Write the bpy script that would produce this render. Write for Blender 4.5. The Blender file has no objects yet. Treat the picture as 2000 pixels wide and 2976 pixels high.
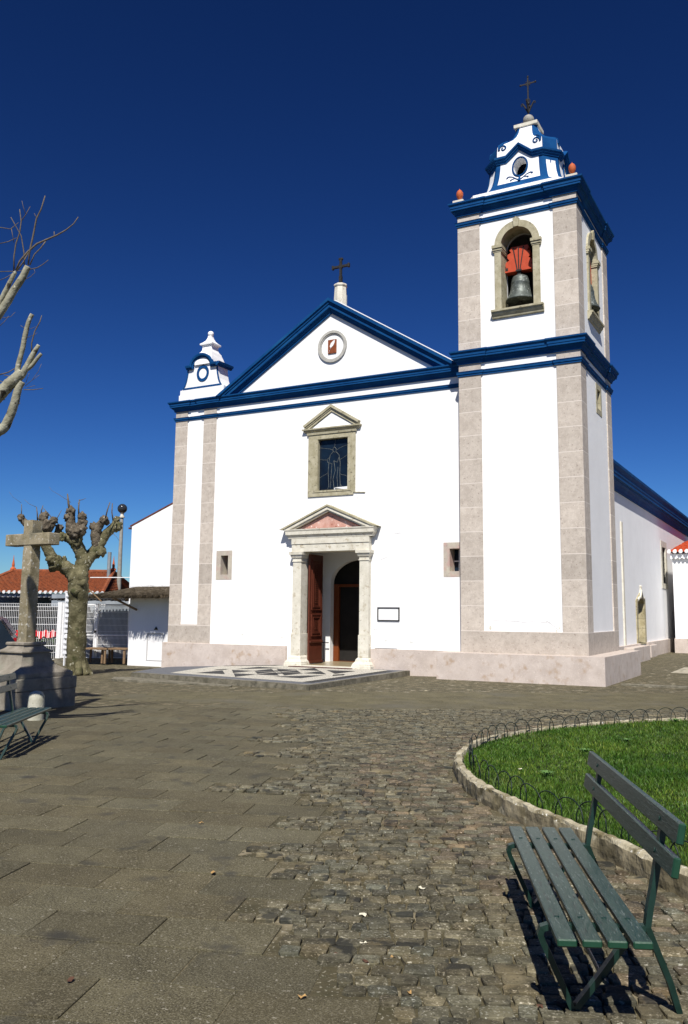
import bpy, bmesh, math, random
import numpy as np
from mathutils import Vector, Matrix
from mathutils.geometry import tessellate_polygon
R = math.radians
random.seed(7)
rng = np.random.default_rng(7)
scn = bpy.context.scene
COL = scn.collection

# ------------------------------------------------------------------ camera
CAM = np.array([2.46908, -20.80271, 1.6])
FOC = 2481.232
_pi, _ya, _ro = R(7.85786), R(-27.97741), R(.48246)
PPX, PPY = 1038.79, 1437.425
FW = np.array([math.sin(_ya)*math.cos(_pi), math.cos(_ya)*math.cos(_pi), math.sin(_pi)])
RT = np.array([math.cos(_ya), -math.sin(_ya), 0.])
UPV = np.cross(RT, FW)
R2 = RT*math.cos(_ro)+UPV*math.sin(_ro)
U2 = -RT*math.sin(_ro)+UPV*math.cos(_ro)
cd = bpy.data.cameras.new('camera')
cam = bpy.data.objects.new('camera', cd)
COL.objects.link(cam)
cd.sensor_fit = 'HORIZONTAL'
cd.sensor_width = 36
cd.lens = FOC/2000*36
cd.shift_x = -(PPX-1000)/2000
cd.shift_y = (PPY-1488)/2000
cd.clip_start = .05
cd.clip_end = 4000
m = Matrix.Identity(4)
for i in range(3):
    m[i][0] = R2[i]; m[i][1] = U2[i]; m[i][2] = -FW[i]; m[i][3] = CAM[i]
cam.matrix_world = m
scn.camera = cam

# ------------------------------------------------------------------ sky, sun, exposure
SUN_AZ, SUN_EL = R(23.64), R(49.88)       # to the right of the facade normal, and up
w = bpy.data.worlds.new("World")
scn.world = w
w.use_nodes = True
nt = w.node_tree
nt.nodes.clear()
sky = nt.nodes.new('ShaderNodeTexSky')
sky.sky_type = 'NISHITA'
sky.sun_disc = False
sky.sun_elevation = SUN_EL
sky.sun_rotation = math.pi-SUN_AZ
sky.air_density = 1.0
sky.dust_density = .25
sky.ozone_density = 3.0
sky.altitude = 900
gm = nt.nodes.new('ShaderNodeGamma')
gm.inputs[1].default_value = 1.62
hs = nt.nodes.new('ShaderNodeHueSaturation')
hs.inputs['Saturation'].default_value = 1.1
hs.inputs['Value'].default_value = 1.0
bg = nt.nodes.new('ShaderNodeBackground')
bg.inputs[1].default_value = .054
ow = nt.nodes.new('ShaderNodeOutputWorld')
nt.links.new(sky.outputs[0], hs.inputs['Color'])
nt.links.new(hs.outputs[0], gm.inputs[0])
tn = nt.nodes.new('ShaderNodeMix'); tn.data_type = 'RGBA'; tn.blend_type = 'MULTIPLY'
tn.inputs['Factor'].default_value = 1
tn.inputs['B'].default_value = (.175, .245, .335, 1)
nt.links.new(gm.outputs[0], tn.inputs['A'])
nt.links.new(tn.outputs['Result'], bg.inputs[0])
nt.links.new(bg.outputs[0], ow.inputs[0])
sd = bpy.data.lights.new('sun', 'SUN')
sd.energy = 5.0
sd.angle = R(.5)
sd.color = (1, .955, .88)
so = bpy.data.objects.new('sun', sd)
COL.objects.link(so)
SDIR = Vector((-math.sin(SUN_AZ)*math.cos(SUN_EL), math.cos(SUN_AZ)*math.cos(SUN_EL), -math.sin(SUN_EL)))
so.rotation_euler = SDIR.to_track_quat('-Z', 'Y').to_euler()
so.location = (8, -20, 30)
scn.view_settings.view_transform = 'Standard'
scn.view_settings.look = 'None'
scn.view_settings.gamma = 1
scn.view_settings.exposure = .36
scn.render.engine = 'CYCLES'

# ------------------------------------------------------------------ helpers: points read off the photograph (2000 x 2976) at a known depth
def ray(u, v): return FW*FOC+R2*(u-PPX)-U2*(v-PPY)
def on_y(u, v, y): d = ray(u, v); return CAM+d*(y-CAM[1])/d[1]
def on_z(u, v, z): d = ray(u, v); return CAM+d*(z-CAM[2])/d[2]
def on_d(u, v, D): d = ray(u, v); return CAM+d/(d@FW)*D
def zc(u, v): return (u/2.915, 1400+v/2.915)     # left-hand crop

def gz(x, y):
    t = min(max((y+9)/7, 0), 1)
    r = min(max((-9-y)/5, 0), 1)
    return -.0147*min(max(-6-x, 0), 9.5)*t+.045*r*r*(3-2*r)

# ------------------------------------------------------------------ materials
MATS = {}
def mat(name, c1, c2=None, scale=5., rough=.8, bump=0., bscale=40., spots=None, spec=.3, joints=None,
        tint=False, metal=0., detail=5., lo=.35, hi=.65, stretch=None, streak=None):
    if name in MATS: return MATS[name]
    mt = bpy.data.materials.new(name)
    mt.use_nodes = True
    t = mt.node_tree
    N = t.nodes; L = t.links
    b = N['Principled BSDF']
    b.inputs['Roughness'].default_value = rough
    b.inputs['Specular IOR Level'].default_value = spec
    b.inputs['Metallic'].default_value = metal
    tc = N.new('ShaderNodeTexCoord')
    mp = N.new('ShaderNodeMapping')
    L.new(tc.outputs['Object'], mp.inputs[0])
    if stretch: mp.inputs['Scale'].default_value = stretch
    co = mp.outputs[0]
    c2 = c2 or c1
    nz = N.new('ShaderNodeTexNoise')
    nz.inputs['Scale'].default_value = scale
    nz.inputs['Detail'].default_value = detail
    nz.inputs['Roughness'].default_value = .62
    L.new(co, nz.inputs['Vector'])
    rp = N.new('ShaderNodeValToRGB')
    rp.color_ramp.elements[0].position = lo
    rp.color_ramp.elements[1].position = hi
    rp.color_ramp.elements[0].color = (*c1, 1)
    rp.color_ramp.elements[1].color = (*c2, 1)
    L.new(nz.outputs['Fac'], rp.inputs[0])
    col = rp.outputs[0]
    def mixin(col, fac, c, mode='MIX'):
        mx = N.new('ShaderNodeMix'); mx.data_type = 'RGBA'; mx.blend_type = mode
        if hasattr(fac, 'is_linked') or hasattr(fac, 'links'): L.new(fac, mx.inputs['Factor'])
        else: mx.inputs['Factor'].default_value = fac
        L.new(col, mx.inputs['A'])
        if isinstance(c, tuple): mx.inputs['B'].default_value = (*c, 1)
        else: L.new(c, mx.inputs['B'])
        return mx.outputs['Result']
    for sp in (spots or []):          # (scale, lo, hi, colour)
        n2 = N.new('ShaderNodeTexNoise'); n2.inputs['Scale'].default_value = sp[0]
        n2.inputs['Detail'].default_value = 3
        L.new(co, n2.inputs['Vector'])
        r2 = N.new('ShaderNodeMapRange'); r2.inputs[1].default_value = sp[1]; r2.inputs[2].default_value = sp[2]
        L.new(n2.outputs['Fac'], r2.inputs[0])
        col = mixin(col, r2.outputs[0], sp[3])
    if joints:                        # (spacing, offset, width, colour)
        sx = N.new('ShaderNodeSeparateXYZ'); L.new(tc.outputs['Object'], sx.inputs[0])
        a = N.new('ShaderNodeMath'); a.operation = 'MULTIPLY_ADD'; a.inputs[1].default_value = 1/joints[0]; a.inputs[2].default_value = joints[1]
        L.new(sx.outputs[2], a.inputs[0])
        fr = N.new('ShaderNodeMath'); fr.operation = 'FRACT'; L.new(a.outputs[0], fr.inputs[0])
        lt = N.new('ShaderNodeMath'); lt.operation = 'LESS_THAN'; lt.inputs[1].default_value = joints[2]/joints[0]; L.new(fr.outputs[0], lt.inputs[0])
        fl = N.new('ShaderNodeMath'); fl.operation = 'FLOOR'; L.new(a.outputs[0], fl.inputs[0])
        wn = N.new('ShaderNodeTexWhiteNoise'); wn.noise_dimensions = '1D'; L.new(fl.outputs[0], wn.inputs['W'])
        mr = N.new('ShaderNodeMapRange'); mr.inputs[3].default_value = .86; mr.inputs[4].default_value = 1.09; L.new(wn.outputs[0], mr.inputs[0])
        mm = N.new('ShaderNodeVectorMath'); mm.operation = 'SCALE'; L.new(col, mm.inputs[0]); L.new(mr.outputs[0], mm.inputs['Scale'])
        col = mixin(mm.outputs[0], lt.outputs[0], joints[3])
    if streak:                        # (scale xyz, lo, hi, colour)
        m3 = N.new('ShaderNodeMapping'); m3.inputs['Scale'].default_value = streak[0]; L.new(tc.outputs['Object'], m3.inputs[0])
        n3 = N.new('ShaderNodeTexNoise'); n3.inputs['Scale'].default_value = 1; n3.inputs['Detail'].default_value = 6; L.new(m3.outputs[0], n3.inputs['Vector'])
        r3 = N.new('ShaderNodeMapRange'); r3.inputs[1].default_value = streak[1]; r3.inputs[2].default_value = streak[2]; L.new(n3.outputs['Fac'], r3.inputs[0])
        col = mixin(col, r3.outputs[0], streak[3])
    if tint:
        at = N.new('ShaderNodeAttribute'); at.attribute_name = 'tint'
        col = mixin(col, 1., at.outputs['Color'], 'MULTIPLY')
    L.new(col, b.inputs['Base Color'])
    if bump:
        nb = N.new('ShaderNodeTexNoise'); nb.inputs['Scale'].default_value = bscale; nb.inputs['Detail'].default_value = 6
        L.new(co, nb.inputs['Vector'])
        bp = N.new('ShaderNodeBump'); bp.inputs['Strength'].default_value = 1; bp.inputs['Distance'].default_value = bump
        L.new(nb.outputs['Fac'], bp.inputs['Height']); L.new(bp.outputs[0], b.inputs['Normal'])
    MATS[name] = mt
    return mt

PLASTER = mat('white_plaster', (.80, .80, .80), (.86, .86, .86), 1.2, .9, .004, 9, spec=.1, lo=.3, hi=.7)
PLASTER_SHADE = mat('shade_greyed_plaster', (.20, .205, .21), (.28, .285, .29), 1.5, .9, .006, 8, spec=.1)  # white house wall, with the shade under the eave put into its grey
STONE = mat('pilaster_limestone', (.44, .385, .33), (.55, .49, .425), 6, .7, .002, 60, spec=.2,
            spots=[(38, .60, .72, (.63, .56, .50)), (20, .60, .74, (.31, .255, .22))], joints=(.62, .13, .018, (.66, .60, .54)))
PLINTH = mat('pink_limestone_plinth', (.48, .41, .36), (.58, .505, .45), 3, .6, .002, 60, spec=.25,
             spots=[(45, .62, .72, (.68, .60, .54)), (5, .58, .74, (.42, .32, .24)), (26, .64, .74, (.36, .27, .23))])
BLUE = mat('blue_paint', (.003, .048, .165), (.006, .066, .205), 3, .75, .001, 30, spec=.08, spots=[(1.6, .56, .75, (.010, .085, .23)), (14, .66, .74, (.014, .09, .22))])
CREAM = mat('cream_limestone', (.56, .53, .44), (.68, .65, .56), 5, .75, .003, 45, spec=.2,
            spots=[(30, .66, .74, (.20, .16, .11)), (9, .60, .75, (.40, .34, .24))])
OCHRE = mat('ochre_limestone', (.32, .29, .19), (.45, .415, .30), 6, .75, .003, 45, spec=.2,
            spots=[(14, .60, .72, (.17, .15, .10))])
GREYSTONE = mat('weathered_grey_stone', (.22, .21, .19), (.36, .345, .315), 7, .85, .006, 40, spots=[(24, .6, .7, (.12, .11, .09))])
MARBLE = mat('pink_marble', (.43, .20, .15), (.58, .36, .30), 4, .5, .001, 30, spec=.3, spots=[(11, .60, .66, (.72, .60, .54)), (18, .62, .68, (.27, .11, .07))], detail=8)
IRON = mat('black_wrought_iron', (.012, .012, .012), (.03, .028, .026), 20, .6, .001, 60)
BRONZE = mat('aged_bell_bronze', (.055, .065, .058), (.13, .15, .14), 9, .5, .002, 40, metal=.3, spots=[(14, .6, .7, (.32, .34, .33))])
YOKE = mat('red_painted_wood', (.42, .055, .02), (.50, .075, .03), 8, .55, .002, 30)
TERRA = mat('terracotta', (.40, .085, .026), (.50, .12, .04), 9, .7, .002, 50)
TILE = mat('clay_roof_tile', (.16, .045, .018), (.28, .078, .028), 7, .8, .004, 30, spots=[(2.6, .56, .72, (.20, .07, .035)), (11, .62, .72, (.11, .05, .03))])
TILE_RED = mat('bright_red_roof_tile', (.33, .042, .012), (.42, .062, .018), 7, .7, .003, 30)
DOOR = mat('red_brown_door_paint', (.085, .022, .012), (.11, .029, .016), 6, .4, .001, 20, spec=.4)
WOODFR = mat('orange_varnished_wood', (.13, .030, .006), (.17, .042, .009), 8, .45, .001, 20, stretch=(6, 6, .6))
DARKIN = mat('interior_shade_dark', (.012, .011, .010), (.02, .018, .016), 2, .9)
GLASS = mat('dark_window_glass', (.005, .009, .018), (.008, .018, .034), 2, .2, spec=.22)
LEAD = mat('pale_leading', (.10, .11, .10), (.24, .25, .22), 20, .6)
TILEFLOOR = mat('tiled_vestibule_floor', (.27, .22, .13), (.33, .28, .18), 4, .3)
MATRED = mat('dark_red_doormat', (.05, .008, .006), (.08, .015, .01), 30, .95)
BROWNP = mat('brown_glazed_panel', (.20, .055, .02), (.26, .08, .03), 10, .4)
BASALT = mat('dark_basalt_setts', (.016, .017, .018), (.035, .035, .037), 30, .8, .005, 70, spots=[(60, .55, .62, (.10, .10, .10))])
WSETT = mat('white_limestone_setts', (.36, .34, .285), (.60, .57, .50), 30, .8, .006, 70, spots=[(55, .54, .60, (.15, .14, .12))])
BSETT = mat('blue_grey_setts', (.085, .092, .105), (.17, .175, .19), 34, .8, .006, 70, spots=[(55, .54, .60, (.06, .06, .07))])
KERB = mat('weathered_concrete_kerb', (.095, .087, .062), (.22, .20, .15), 5, .9, .012, 30, spots=[(12, .58, .72, (.08, .075, .055))])
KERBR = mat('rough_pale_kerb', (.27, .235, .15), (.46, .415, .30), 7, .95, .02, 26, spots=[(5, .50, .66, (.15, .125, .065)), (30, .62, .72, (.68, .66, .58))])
GREENM = mat('dark_green_metal', (.006, .024, .018), (.011, .036, .028), 14, .4, .001, 60, spec=.5)
GREENW = mat('weathered_green_slat_paint', (.010, .032, .024), (.026, .054, .043), 14, .38, .002, 60, spec=.5,
             spots=[(28, .60, .70, (.010, .020, .016)), (70, .62, .70, (.11, .14, .13))], stretch=(2.2, .35, 2.2))
GREENE = mat('dark_green_slat_paint', (.008, .042, .022), (.012, .055, .030), 9, .4, .001, 60, spec=.5)
BARK = mat('mottled_plane_bark', (.060, .054, .024), (.175, .158, .088), 5, .9, .02, 22, spots=[(11, .64, .69, (.42, .40, .31)), (4, .58, .70, (.055, .058, .022))])
BARKK = mat('knobbly_dark_bark', (.06, .048, .034), (.15, .125, .09), 8, .95, .03, 18, spots=[(12, .64, .70, (.34, .30, .24))])
PALEBARK = mat('pale_smooth_bark', (.19, .18, .125), (.34, .33, .25), 8, .85, .01, 25, spots=[(9, .62, .68, (.06, .05, .035)), (16, .64, .70, (.50, .48, .40))])
TWIG = mat('brown_twig_bark', (.085, .068, .050), (.16, .135, .10), 30, .9)
WHITEM = mat('white_coated_metal', (.72, .72, .72), (.80, .80, .80), 8, .4)
STEEL = mat('galvanised_steel', (.24, .27, .28), (.33, .36, .37), 5, .45, metal=.3)
CONC = mat('grey_concrete_pole', (.22, .22, .20), (.30, .30, .275), 8, .85, .003, 40)
GLOBE = mat('smoked_lamp_globe', (.02, .023, .027), (.03, .034, .038), 3, .1, spec=.6)
THATCH = mat('dry_thatch', (.055, .042, .026), (.16, .125, .08), 20, 1., .02, 60, stretch=(6, 1, 1))
CARP = mat('dark_blue_car_paint', (.006, .012, .022), (.010, .018, .032), 2, .15, spec=.6)
RUBBER = mat('black_rubber', (.012, .012, .012), None, 5, .9)
TAPE = mat('red_barrier_tape', (.62, .012, .02), (.7, .02, .03), 5, .5)
TAPEW = mat('white_barrier_tape', (.78, .78, .76), None, 5, .5)
BLINDM = mat('white_slats', (.75, .76, .78), None, 5, .6)
WOODB = mat('worn_brown_wood', (.16, .10, .055), (.24, .16, .09), 6, .8)
LEAFM = mat('dry_fallen_leaf', (.34, .20, .07), (.45, .29, .12), 8, .9)
LEAFB = mat('brown_fallen_leaf', (.06, .028, .018), (.10, .05, .03), 8, .9)

# ------------------------------------------------------------------ mesh helpers
class MB:
    def __init__(s): s.b = bmesh.new(); s.mi = 0
    def face(s, vs):
        try:
            f = s.b.faces.new(vs); f.material_index = s.mi; return f
        except ValueError: return None
    def v(s, p): return s.b.verts.new(tuple(float(c) for c in p))
    def box(s, x0, x1, y0, y1, z0, z1, bev=0):
        vs = [s.v((x, y, z)) for z in (z0, z1) for y in (y0, y1) for x in (x0, x1)]
        for q in ((0, 2, 3, 1), (4, 5, 7, 6), (0, 1, 5, 4), (2, 6, 7, 3), (0, 4, 6, 2), (1, 3, 7, 5)): s.face([vs[i] for i in q])
        if bev:
            es = list({e for v_ in vs for e in v_.link_edges})
            bmesh.ops.bevel(s.b, geom=es, offset=bev, segments=1, affect='EDGES', profile=.5)
        return s
    def prism(s, outer, holes, mp, d0, d1):
        loops = [outer]+list(holes)
        pts = [p for l in loops for p in l]
        tris = tessellate_polygon([[Vector((p[0], p[1], 0)) for p in l] for l in loops])
        a = [s.v(mp(p, d0)) for p in pts]; c = [s.v(mp(p, d1)) for p in pts]
        for t in tris:
            s.face([a[i] for i in t]); s.face([c[i] for i in reversed(t)])
        k = 0
        for l in loops:
            n = len(l)
            for i in range(n): s.face([a[k+i], a[k+(i+1) % n], c[k+(i+1) % n], c[k+i]])
            k += n
        return s
    def grid(s, rows, closed=False):
        vr = [[s.v(p) for p in r] for r in rows]
        n = len(rows[0])
        for i in range(len(vr)-1):
            for j in range(n if closed else n-1):
                s.face([vr[i][j], vr[i][(j+1) % n], vr[i+1][(j+1) % n], vr[i+1][j]])
        return vr
    def mitre(s, path, prof, mp, closed=False, caps=True):
        """path: 2D points; prof: (a,b): a offset along the left normal of the path, b second axis"""
        n = len(path); rows = []
        for i in range(n):
            p = Vector(path[i][:2])
            def nrm(q0, q1):
                d = (Vector(q1[:2])-Vector(q0[:2])).normalized(); return Vector((-d.y, d.x))
            if closed or 0 < i < n-1:
                n1 = nrm(path[i-1], path[i]); n2 = nrm(path[i], path[(i+1) % n])
                mvec = (n1+n2); den = 1+n1.dot(n2); off = mvec/max(den, .15)
            elif i == 0: off = nrm(path[0], path[1])
            else: off = nrm(path[-2], path[-1])
            rows.append([mp(p+off*a, b_) for a, b_ in prof])
        vr = s.grid(rows+([rows[0]] if closed else []), closed=True) if not closed else None
        if closed:
            vr = [[s.v(p) for p in r] for r in rows]
            m_ = len(prof)
            for i in range(n):
                for j in range(m_): s.face([vr[i][j], vr[i][(j+1) % m_], vr[(i+1) % n][(j+1) % m_], vr[(i+1) % n][j]])
        elif caps:
            for r in (vr[0], vr[-1]): s.face(r)
        return s
    def tube(s, pts, rad, seg=8, caps=True, flat=None, rough=0.):
        pts = [Vector(tuple(p)) for p in pts]
        n = len(pts)
        if not hasattr(rad, '__len__'): rad = [rad]*n
        tang = [(pts[min(i+1, n-1)]-pts[max(i-1, 0)]).normalized() for i in range(n)]
        t0 = tang[0]
        ref = Vector((0, 0, 1)) if abs(t0.z) < .9 else Vector((1, 0, 0))
        u = t0.cross(ref).normalized(); rows = []
        for i in range(n):
            t = tang[i]; u = (u-t*u.dot(t)).normalized(); w_ = t.cross(u)
            row = []
            for k in range(seg):
                a = 2*math.pi*(k+.5)/seg
                r = rad[i]*(1+(random.uniform(-rough, rough) if rough else 0))
                fu, fw = (1, 1) if not flat else flat
                row.append(pts[i]+u*math.cos(a)*r*fu+w_*math.sin(a)*r*fw)
            rows.append(row)
        vr = s.grid(rows, closed=True)
        if caps:
            s.face(vr[0][::-1]); s.face(vr[-1])
        return s
    def lathe(s, prof, c, seg=24, sy=1.):
        rows = [[(c[0]+r*math.cos(2*math.pi*k/seg), c[1]+r*sy*math.sin(2*math.pi*k/seg), c[2]+z) for k in range(seg)] for r, z in prof]
        vr = s.grid(rows, closed=True)
        s.face(vr[0][::-1]); s.face(vr[-1]); return s
    def sphere(s, c, r, seg=16, sz=1.):
        n = seg//2
        return s.lathe([(max(r*math.sin(math.pi*i/n), 1e-4), -r*sz*math.cos(math.pi*i/n)) for i in range(n+1)], c, seg)
    def blob(s, c, r, seed=0, amp=.3, sub=2, sc=(1, 1, 1)):
        from mathutils import noise
        res = bmesh.ops.create_icosphere(s.b, subdivisions=sub, radius=1)
        for v_ in res['verts']:
            k = 1+amp*noise.noise(v_.co*2.3+Vector((seed*3.1, 0, 0)))*1.6
            v_.co = Vector((v_.co.x*sc[0], v_.co.y*sc[1], v_.co.z*sc[2]))*r*k+Vector(tuple(c))
            for f in v_.link_faces: f.material_index = s.mi
        return s
    def build(s, name, mats, parent=None, smooth=False, normals=True, loc=None):
        if normals: bmesh.ops.recalc_face_normals(s.b, faces=s.b.faces)
        me = bpy.data.meshes.new(name); s.b.to_mesh(me); s.b.free()
        for mm in (mats if isinstance(mats, (list, tuple)) else [mats]): me.materials.append(mm)
        o = bpy.data.objects.new(name, me); COL.objects.link(o)
        if parent: o.parent = parent
        if smooth:
            me.polygons.foreach_set('use_smooth', [True]*len(me.polygons))
            if smooth != 'all':
                try: me.set_sharp_from_angle(angle=R(38))
                except Exception: pass
        return o

def tag(o, label, cat, group=None):
    o['label'] = label; o['category'] = cat
    if group: o['group'] = group
    return o
def thing(name, label, cat, loc=(0, 0, 0), rz=0, group=None):
    o = bpy.data.objects.new(name, None); COL.objects.link(o)
    o.empty_display_size = .2
    o.location = loc; o.rotation_euler = (0, 0, rz)
    return tag(o, label, cat, group)
def struct(o, kind='structure'): o['kind'] = kind; return o
def children_of(o): return [c for c in bpy.data.objects if c.parent == o]
def copy_tree(o, parent=None):
    c = o.copy(); COL.objects.link(c)
    if parent: c.parent = parent
    for ch in children_of(o): copy_tree(ch, c)
    return c
def mXZ(p, d): return (p[0], d, p[1])        # shape in the facade plane, d = y
def mYZ(p, d): return (d, p[0], p[1])        # shape in a side plane, d = x
def mXY(p, d): return (p[0], p[1], d)
def rect(x0, x1, z0, z1): return [(x0, z0), (x1, z0), (x1, z1), (x0, z1)]
def arch(cx, hw, z0, zs, rise=None, n=18):
    rise = hw if rise is None else rise
    return [(cx-hw, z0), (cx+hw, z0)]+[(cx+hw*math.cos(math.pi*i/n), zs+rise*math.sin(math.pi*i/n)) for i in range(n+1)]

# ================================================================== THE CHURCH
TX0, TX1, TY0, TY1 = -5.387, -2.217, -.411, 3.147
FX0 = -15.124
church = thing('church', 'white parish church with blue cornices, stone pilasters and a bell tower', 'church', (-9.4, 0, 0))
CHL = Vector((-9.4, 0, 0))
def cpart(mb, name, mats, parent=None, **k):
    o = mb.build(name, mats, None, **k)
    par = parent or church
    o.parent = par
    o.matrix_parent_inverse = Matrix.Translation(-CHL)
    return o
def csub(mb, name, mats, parent, **k):
    o = mb.build(name, mats, None, **k); o.parent = parent; return o

# --- facade wall
GA = [(-15.10, -.4), (-5.36, -.4), (-5.36, 8.1), (-6.0, 8.25), (-9.45, 10.45), (-12.95, 8.25), (-15.10, 8.1)]
mb = MB()
mb.prism(GA, [rect(-10.44, -8.26, -.1, 3.5), rect(-9.90, -8.85, 4.98, 6.55), rect(-13.24, -12.93, 2.66, 3.29), rect(-5.86, -5.55, 2.66, 3.29)], mXZ, 0, .55)
facade = cpart(mb, 'facade_wall', PLASTER)
# hairline cracks in the render
def crack(parent, pts, y, wd=.006):
    m_ = MB()
    for a, b_ in zip(pts, pts[1:]):
        d = Vector((b_[0]-a[0], b_[1]-a[1])).normalized(); n = Vector((-d.y, d.x))*wd*random.uniform(.4, 1)
        q = [m_.v((a[0]+n.x, y, a[1]+n.y)), m_.v((a[0]-n.x, y, a[1]-n.y)), m_.v((b_[0]-n.x*.6, y, b_[1]-n.y*.6)), m_.v((b_[0]+n.x*.6, y, b_[1]+n.y*.6))]
        m_.face(q)
    csub(m_, 'plaster_crack', mat('crack_shadowed_grey', (.28, .27, .25), None), parent)
def wander(a, b_, n=9, amp=.03):
    return [(a[0]+(b_[0]-a[0])*i/n+random.uniform(-amp, amp), a[1]+(b_[1]-a[1])*i/n+random.uniform(-amp, amp)) for i in range(n+1)]
crack(facade, wander((-8.05, 4.1), (-8.02, 3.0), 12), -.004, .004)
crack(facade, wander((-8.6, 4.86), (-8.52, 4.45), 6), -.004, .003)
crack(facade, wander((-7.5, 3.75), (-7.25, 3.7), 5), -.004, .004)
crack(facade, wander((-8.05, 1.15), (-7.9, 1.16), 3, .01), -.004, .005)
crack(facade, wander((-7.9, 3.0), (-7.6, 3.1), 4, .01), -.004, .004)

for cx_, cz_, r_ in ((-12.36, .93, .07), (-10.98, .88, .06), (-7.68, .86, .05), (-6.94, .83, .06), (-12.0, 5.9, .012), (-13.6, 3.6, .012)):
    m_ = MB(); n_ = 22; m_.prism([(cx_+r_*math.cos(2*math.pi*i/n_)*random.uniform(.55, 1.25), cz_+r_*.55*math.sin(2*math.pi*i/n_)*random.uniform(.5, 1.3)) for i in range(n_)], [], mXZ, -.003, .002)
    csub(m_, 'damp_smudge', mat('damp_plaster', (.60, .60, .57), (.72, .72, .70), 30, .9), facade)
# --- plinths
mb = MB()
mb.box(-15.28, -10.79, -.10, .3, -.6, .644, .008)
cpart(mb, 'plinth', PLINTH); mb = MB()
mb.box(-8.09, -5.90, -.10, .3, -.6, .644, .008)
cpart(mb, 'plinth', PLINTH)
mb = MB()
mb.prism([(TX0-.47, TY0-.47), (TX1+.46, TY0-.47), (TX1+.46, 3.62), (TX1-.3, 3.62), (TX1-.3, .1), (TX0-.47, .1)], [], mXY, -.6, .640)
cpart(mb, 'plinth', PLINTH)
# black drip line over the plinth beside the portal
cpart(MB().box(-8.0, -7.35, -.02, .0, .648, .658), 'drip_strip', IRON)

# --- facade pilasters
mb = MB()
mb.box(-15.124, -14.66, -.03, .4, .644, 7.87); cpart(mb, 'pilaster', STONE)
cpart(MB().box(-14.01, -13.533, -.03, .1, .644, 7.87), 'pilaster', STONE)
cpart(MB().box(-14.66, -14.01, -.0275, .1, .644, 1.199), 'stone_band', STONE)

# --- cornices
CORN = [(0, 0), (.045, 0), (.05, .035), (.075, .075), (.115, .10), (.12, .125), (.165, .13), (.165, .175), (.18, .18), (.182, .225), (.225, .27), (.23, .305), (0, .305)]
def corn(z0, h, out, pts=CORN):
    return [(a/.23*out, z0+b_/.305*h) for a, b_ in pts]
BAND = [(0, 0), (.025, 0), (.028, .045), (.045, .05), (.05, .095), (.065, .12), (0, .145)]
def wrap(path, prof, mb=None):
    """outward = left of path; the path must run with the building on its right"""
    mb = mb or MB()
    return mb.mitre(path, prof, lambda p, b_: (p[0], p[1], b_))
# path for the facade from right (behind tower) to left corner and round the side: left normal must face -y => go in +x... (x increasing has left normal +y)
fp = [(-5.30, 0), (-13.50, 0), (-13.50, -.03), (-14.04, -.03), (-14.04, 0), (-14.63, 0), (-14.63, -.03), (-15.124, -.03), (-15.124, .8)]
def outL(path): return path
def rev(prof): return [(a, b_) for a, b_ in prof]
wrap(fp, corn(7.86, .303, .205))
mb = wrap(fp, corn(7.86, .303, .205)); cpart(mb, 'cornice', BLUE)
mb = wrap(fp, [(a, 7.555+b_*.85) for a, b_ in BAND]); cpart(mb, 'string_course', BLUE)

# --- gable: raking cornice, coping
gp = [(-5.75, 7.97), (-9.475, 10.275), (-13.42, 7.80)]
gp = [(-5.60, 7.80), (-9.468, 10.235), (-13.33, 7.80)]
RK = [(-.0, 0), (.0, .05), (.06, .06), (.07, .10), (.12, .12), (.125, .17), (.20, .175), (.21, .20), (.27, .215), (.275, .25), (.35, .255), (.36, -.40), (0, -.40)]
mb = MB(); mb.mitre(gp[::-1], [(a, -b_) for a, b_ in RK], lambda p, b_: (p[0], b_, p[1]))
mb2 = mb
# clip below the top of the horizontal cornice
bmesh.ops.bisect_plane(mb.b, geom=mb.b.verts[:]+mb.b.edges[:]+mb.b.faces[:], plane_co=(0, 0, 8.155), plane_no=(0, 0, -1), clear_outer=True)
bmesh.ops.bisect_plane(mb.b, geom=mb.b.verts[:]+mb.b.edges[:]+mb.b.faces[:], plane_co=(-5.40, 0, 0), plane_no=(1, 0, 0), clear_outer=True)
cpart(mb, 'gable_cornice', BLUE)
mb = MB(); mb.mitre([(-9.46, 10.2303), (-5.60, 7.80)], [(.362, .40), (.362, -.21), (.386, -.21), (.386, .40)], lambda p, b_: (p[0], b_, p[1]))
bmesh.ops.bisect_plane(mb.b, geom=mb.b.verts[:]+mb.b.edges[:]+mb.b.faces[:], plane_co=(0, 0, 8.17), plane_no=(0, 0, -1), clear_outer=True)
bmesh.ops.bisect_plane(mb.b, geom=mb.b.verts[:]+mb.b.edges[:]+mb.b.faces[:], plane_co=(-5.42, 0, 0), plane_no=(1, 0, 0), clear_outer=True)
cpart(mb, 'gable_coping', PLASTER)

# --- gable medallion
def ring(cx, cz, r0, r1, n=48, ex=1.):
    return ([(cx+r1*math.cos(2*math.pi*i/n), cz+r1*ex*math.sin(2*math.pi*i/n)) for i in range(n)],
            [(cx+r0*math.cos(2*math.pi*i/n), cz+r0*ex*math.sin(2*math.pi*i/n)) for i in range(n)])
mb = MB()
for r0, r1, y in ((.40, .475, -.05), (.37, .41, -.03)):
    o_, i_ = ring(-9.43, 9.235, r0, r1); mb.prism(o_, [i_], mXZ, y, .02)
med = cpart(mb, 'medallion', mat('grey_ring_stone', (.36, .35, .32), (.46, .45, .41), 8, .8))
csub(MB().box(-9.575, -9.30, -.035, .02, 9.03, 9.44, .004), 'brown_panel', BROWNP, med)
q = [(-9.335, 9.42), (-9.35, 9.33), (-9.395, 9.25), (-9.46, 9.20), (-9.53, 9.08), (-9.545, 9.05), (-9.50, 9.12), (-9.475, 9.19), (-9.505, 9.24), (-9.47, 9.33), (-9.40, 9.39)]
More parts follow.
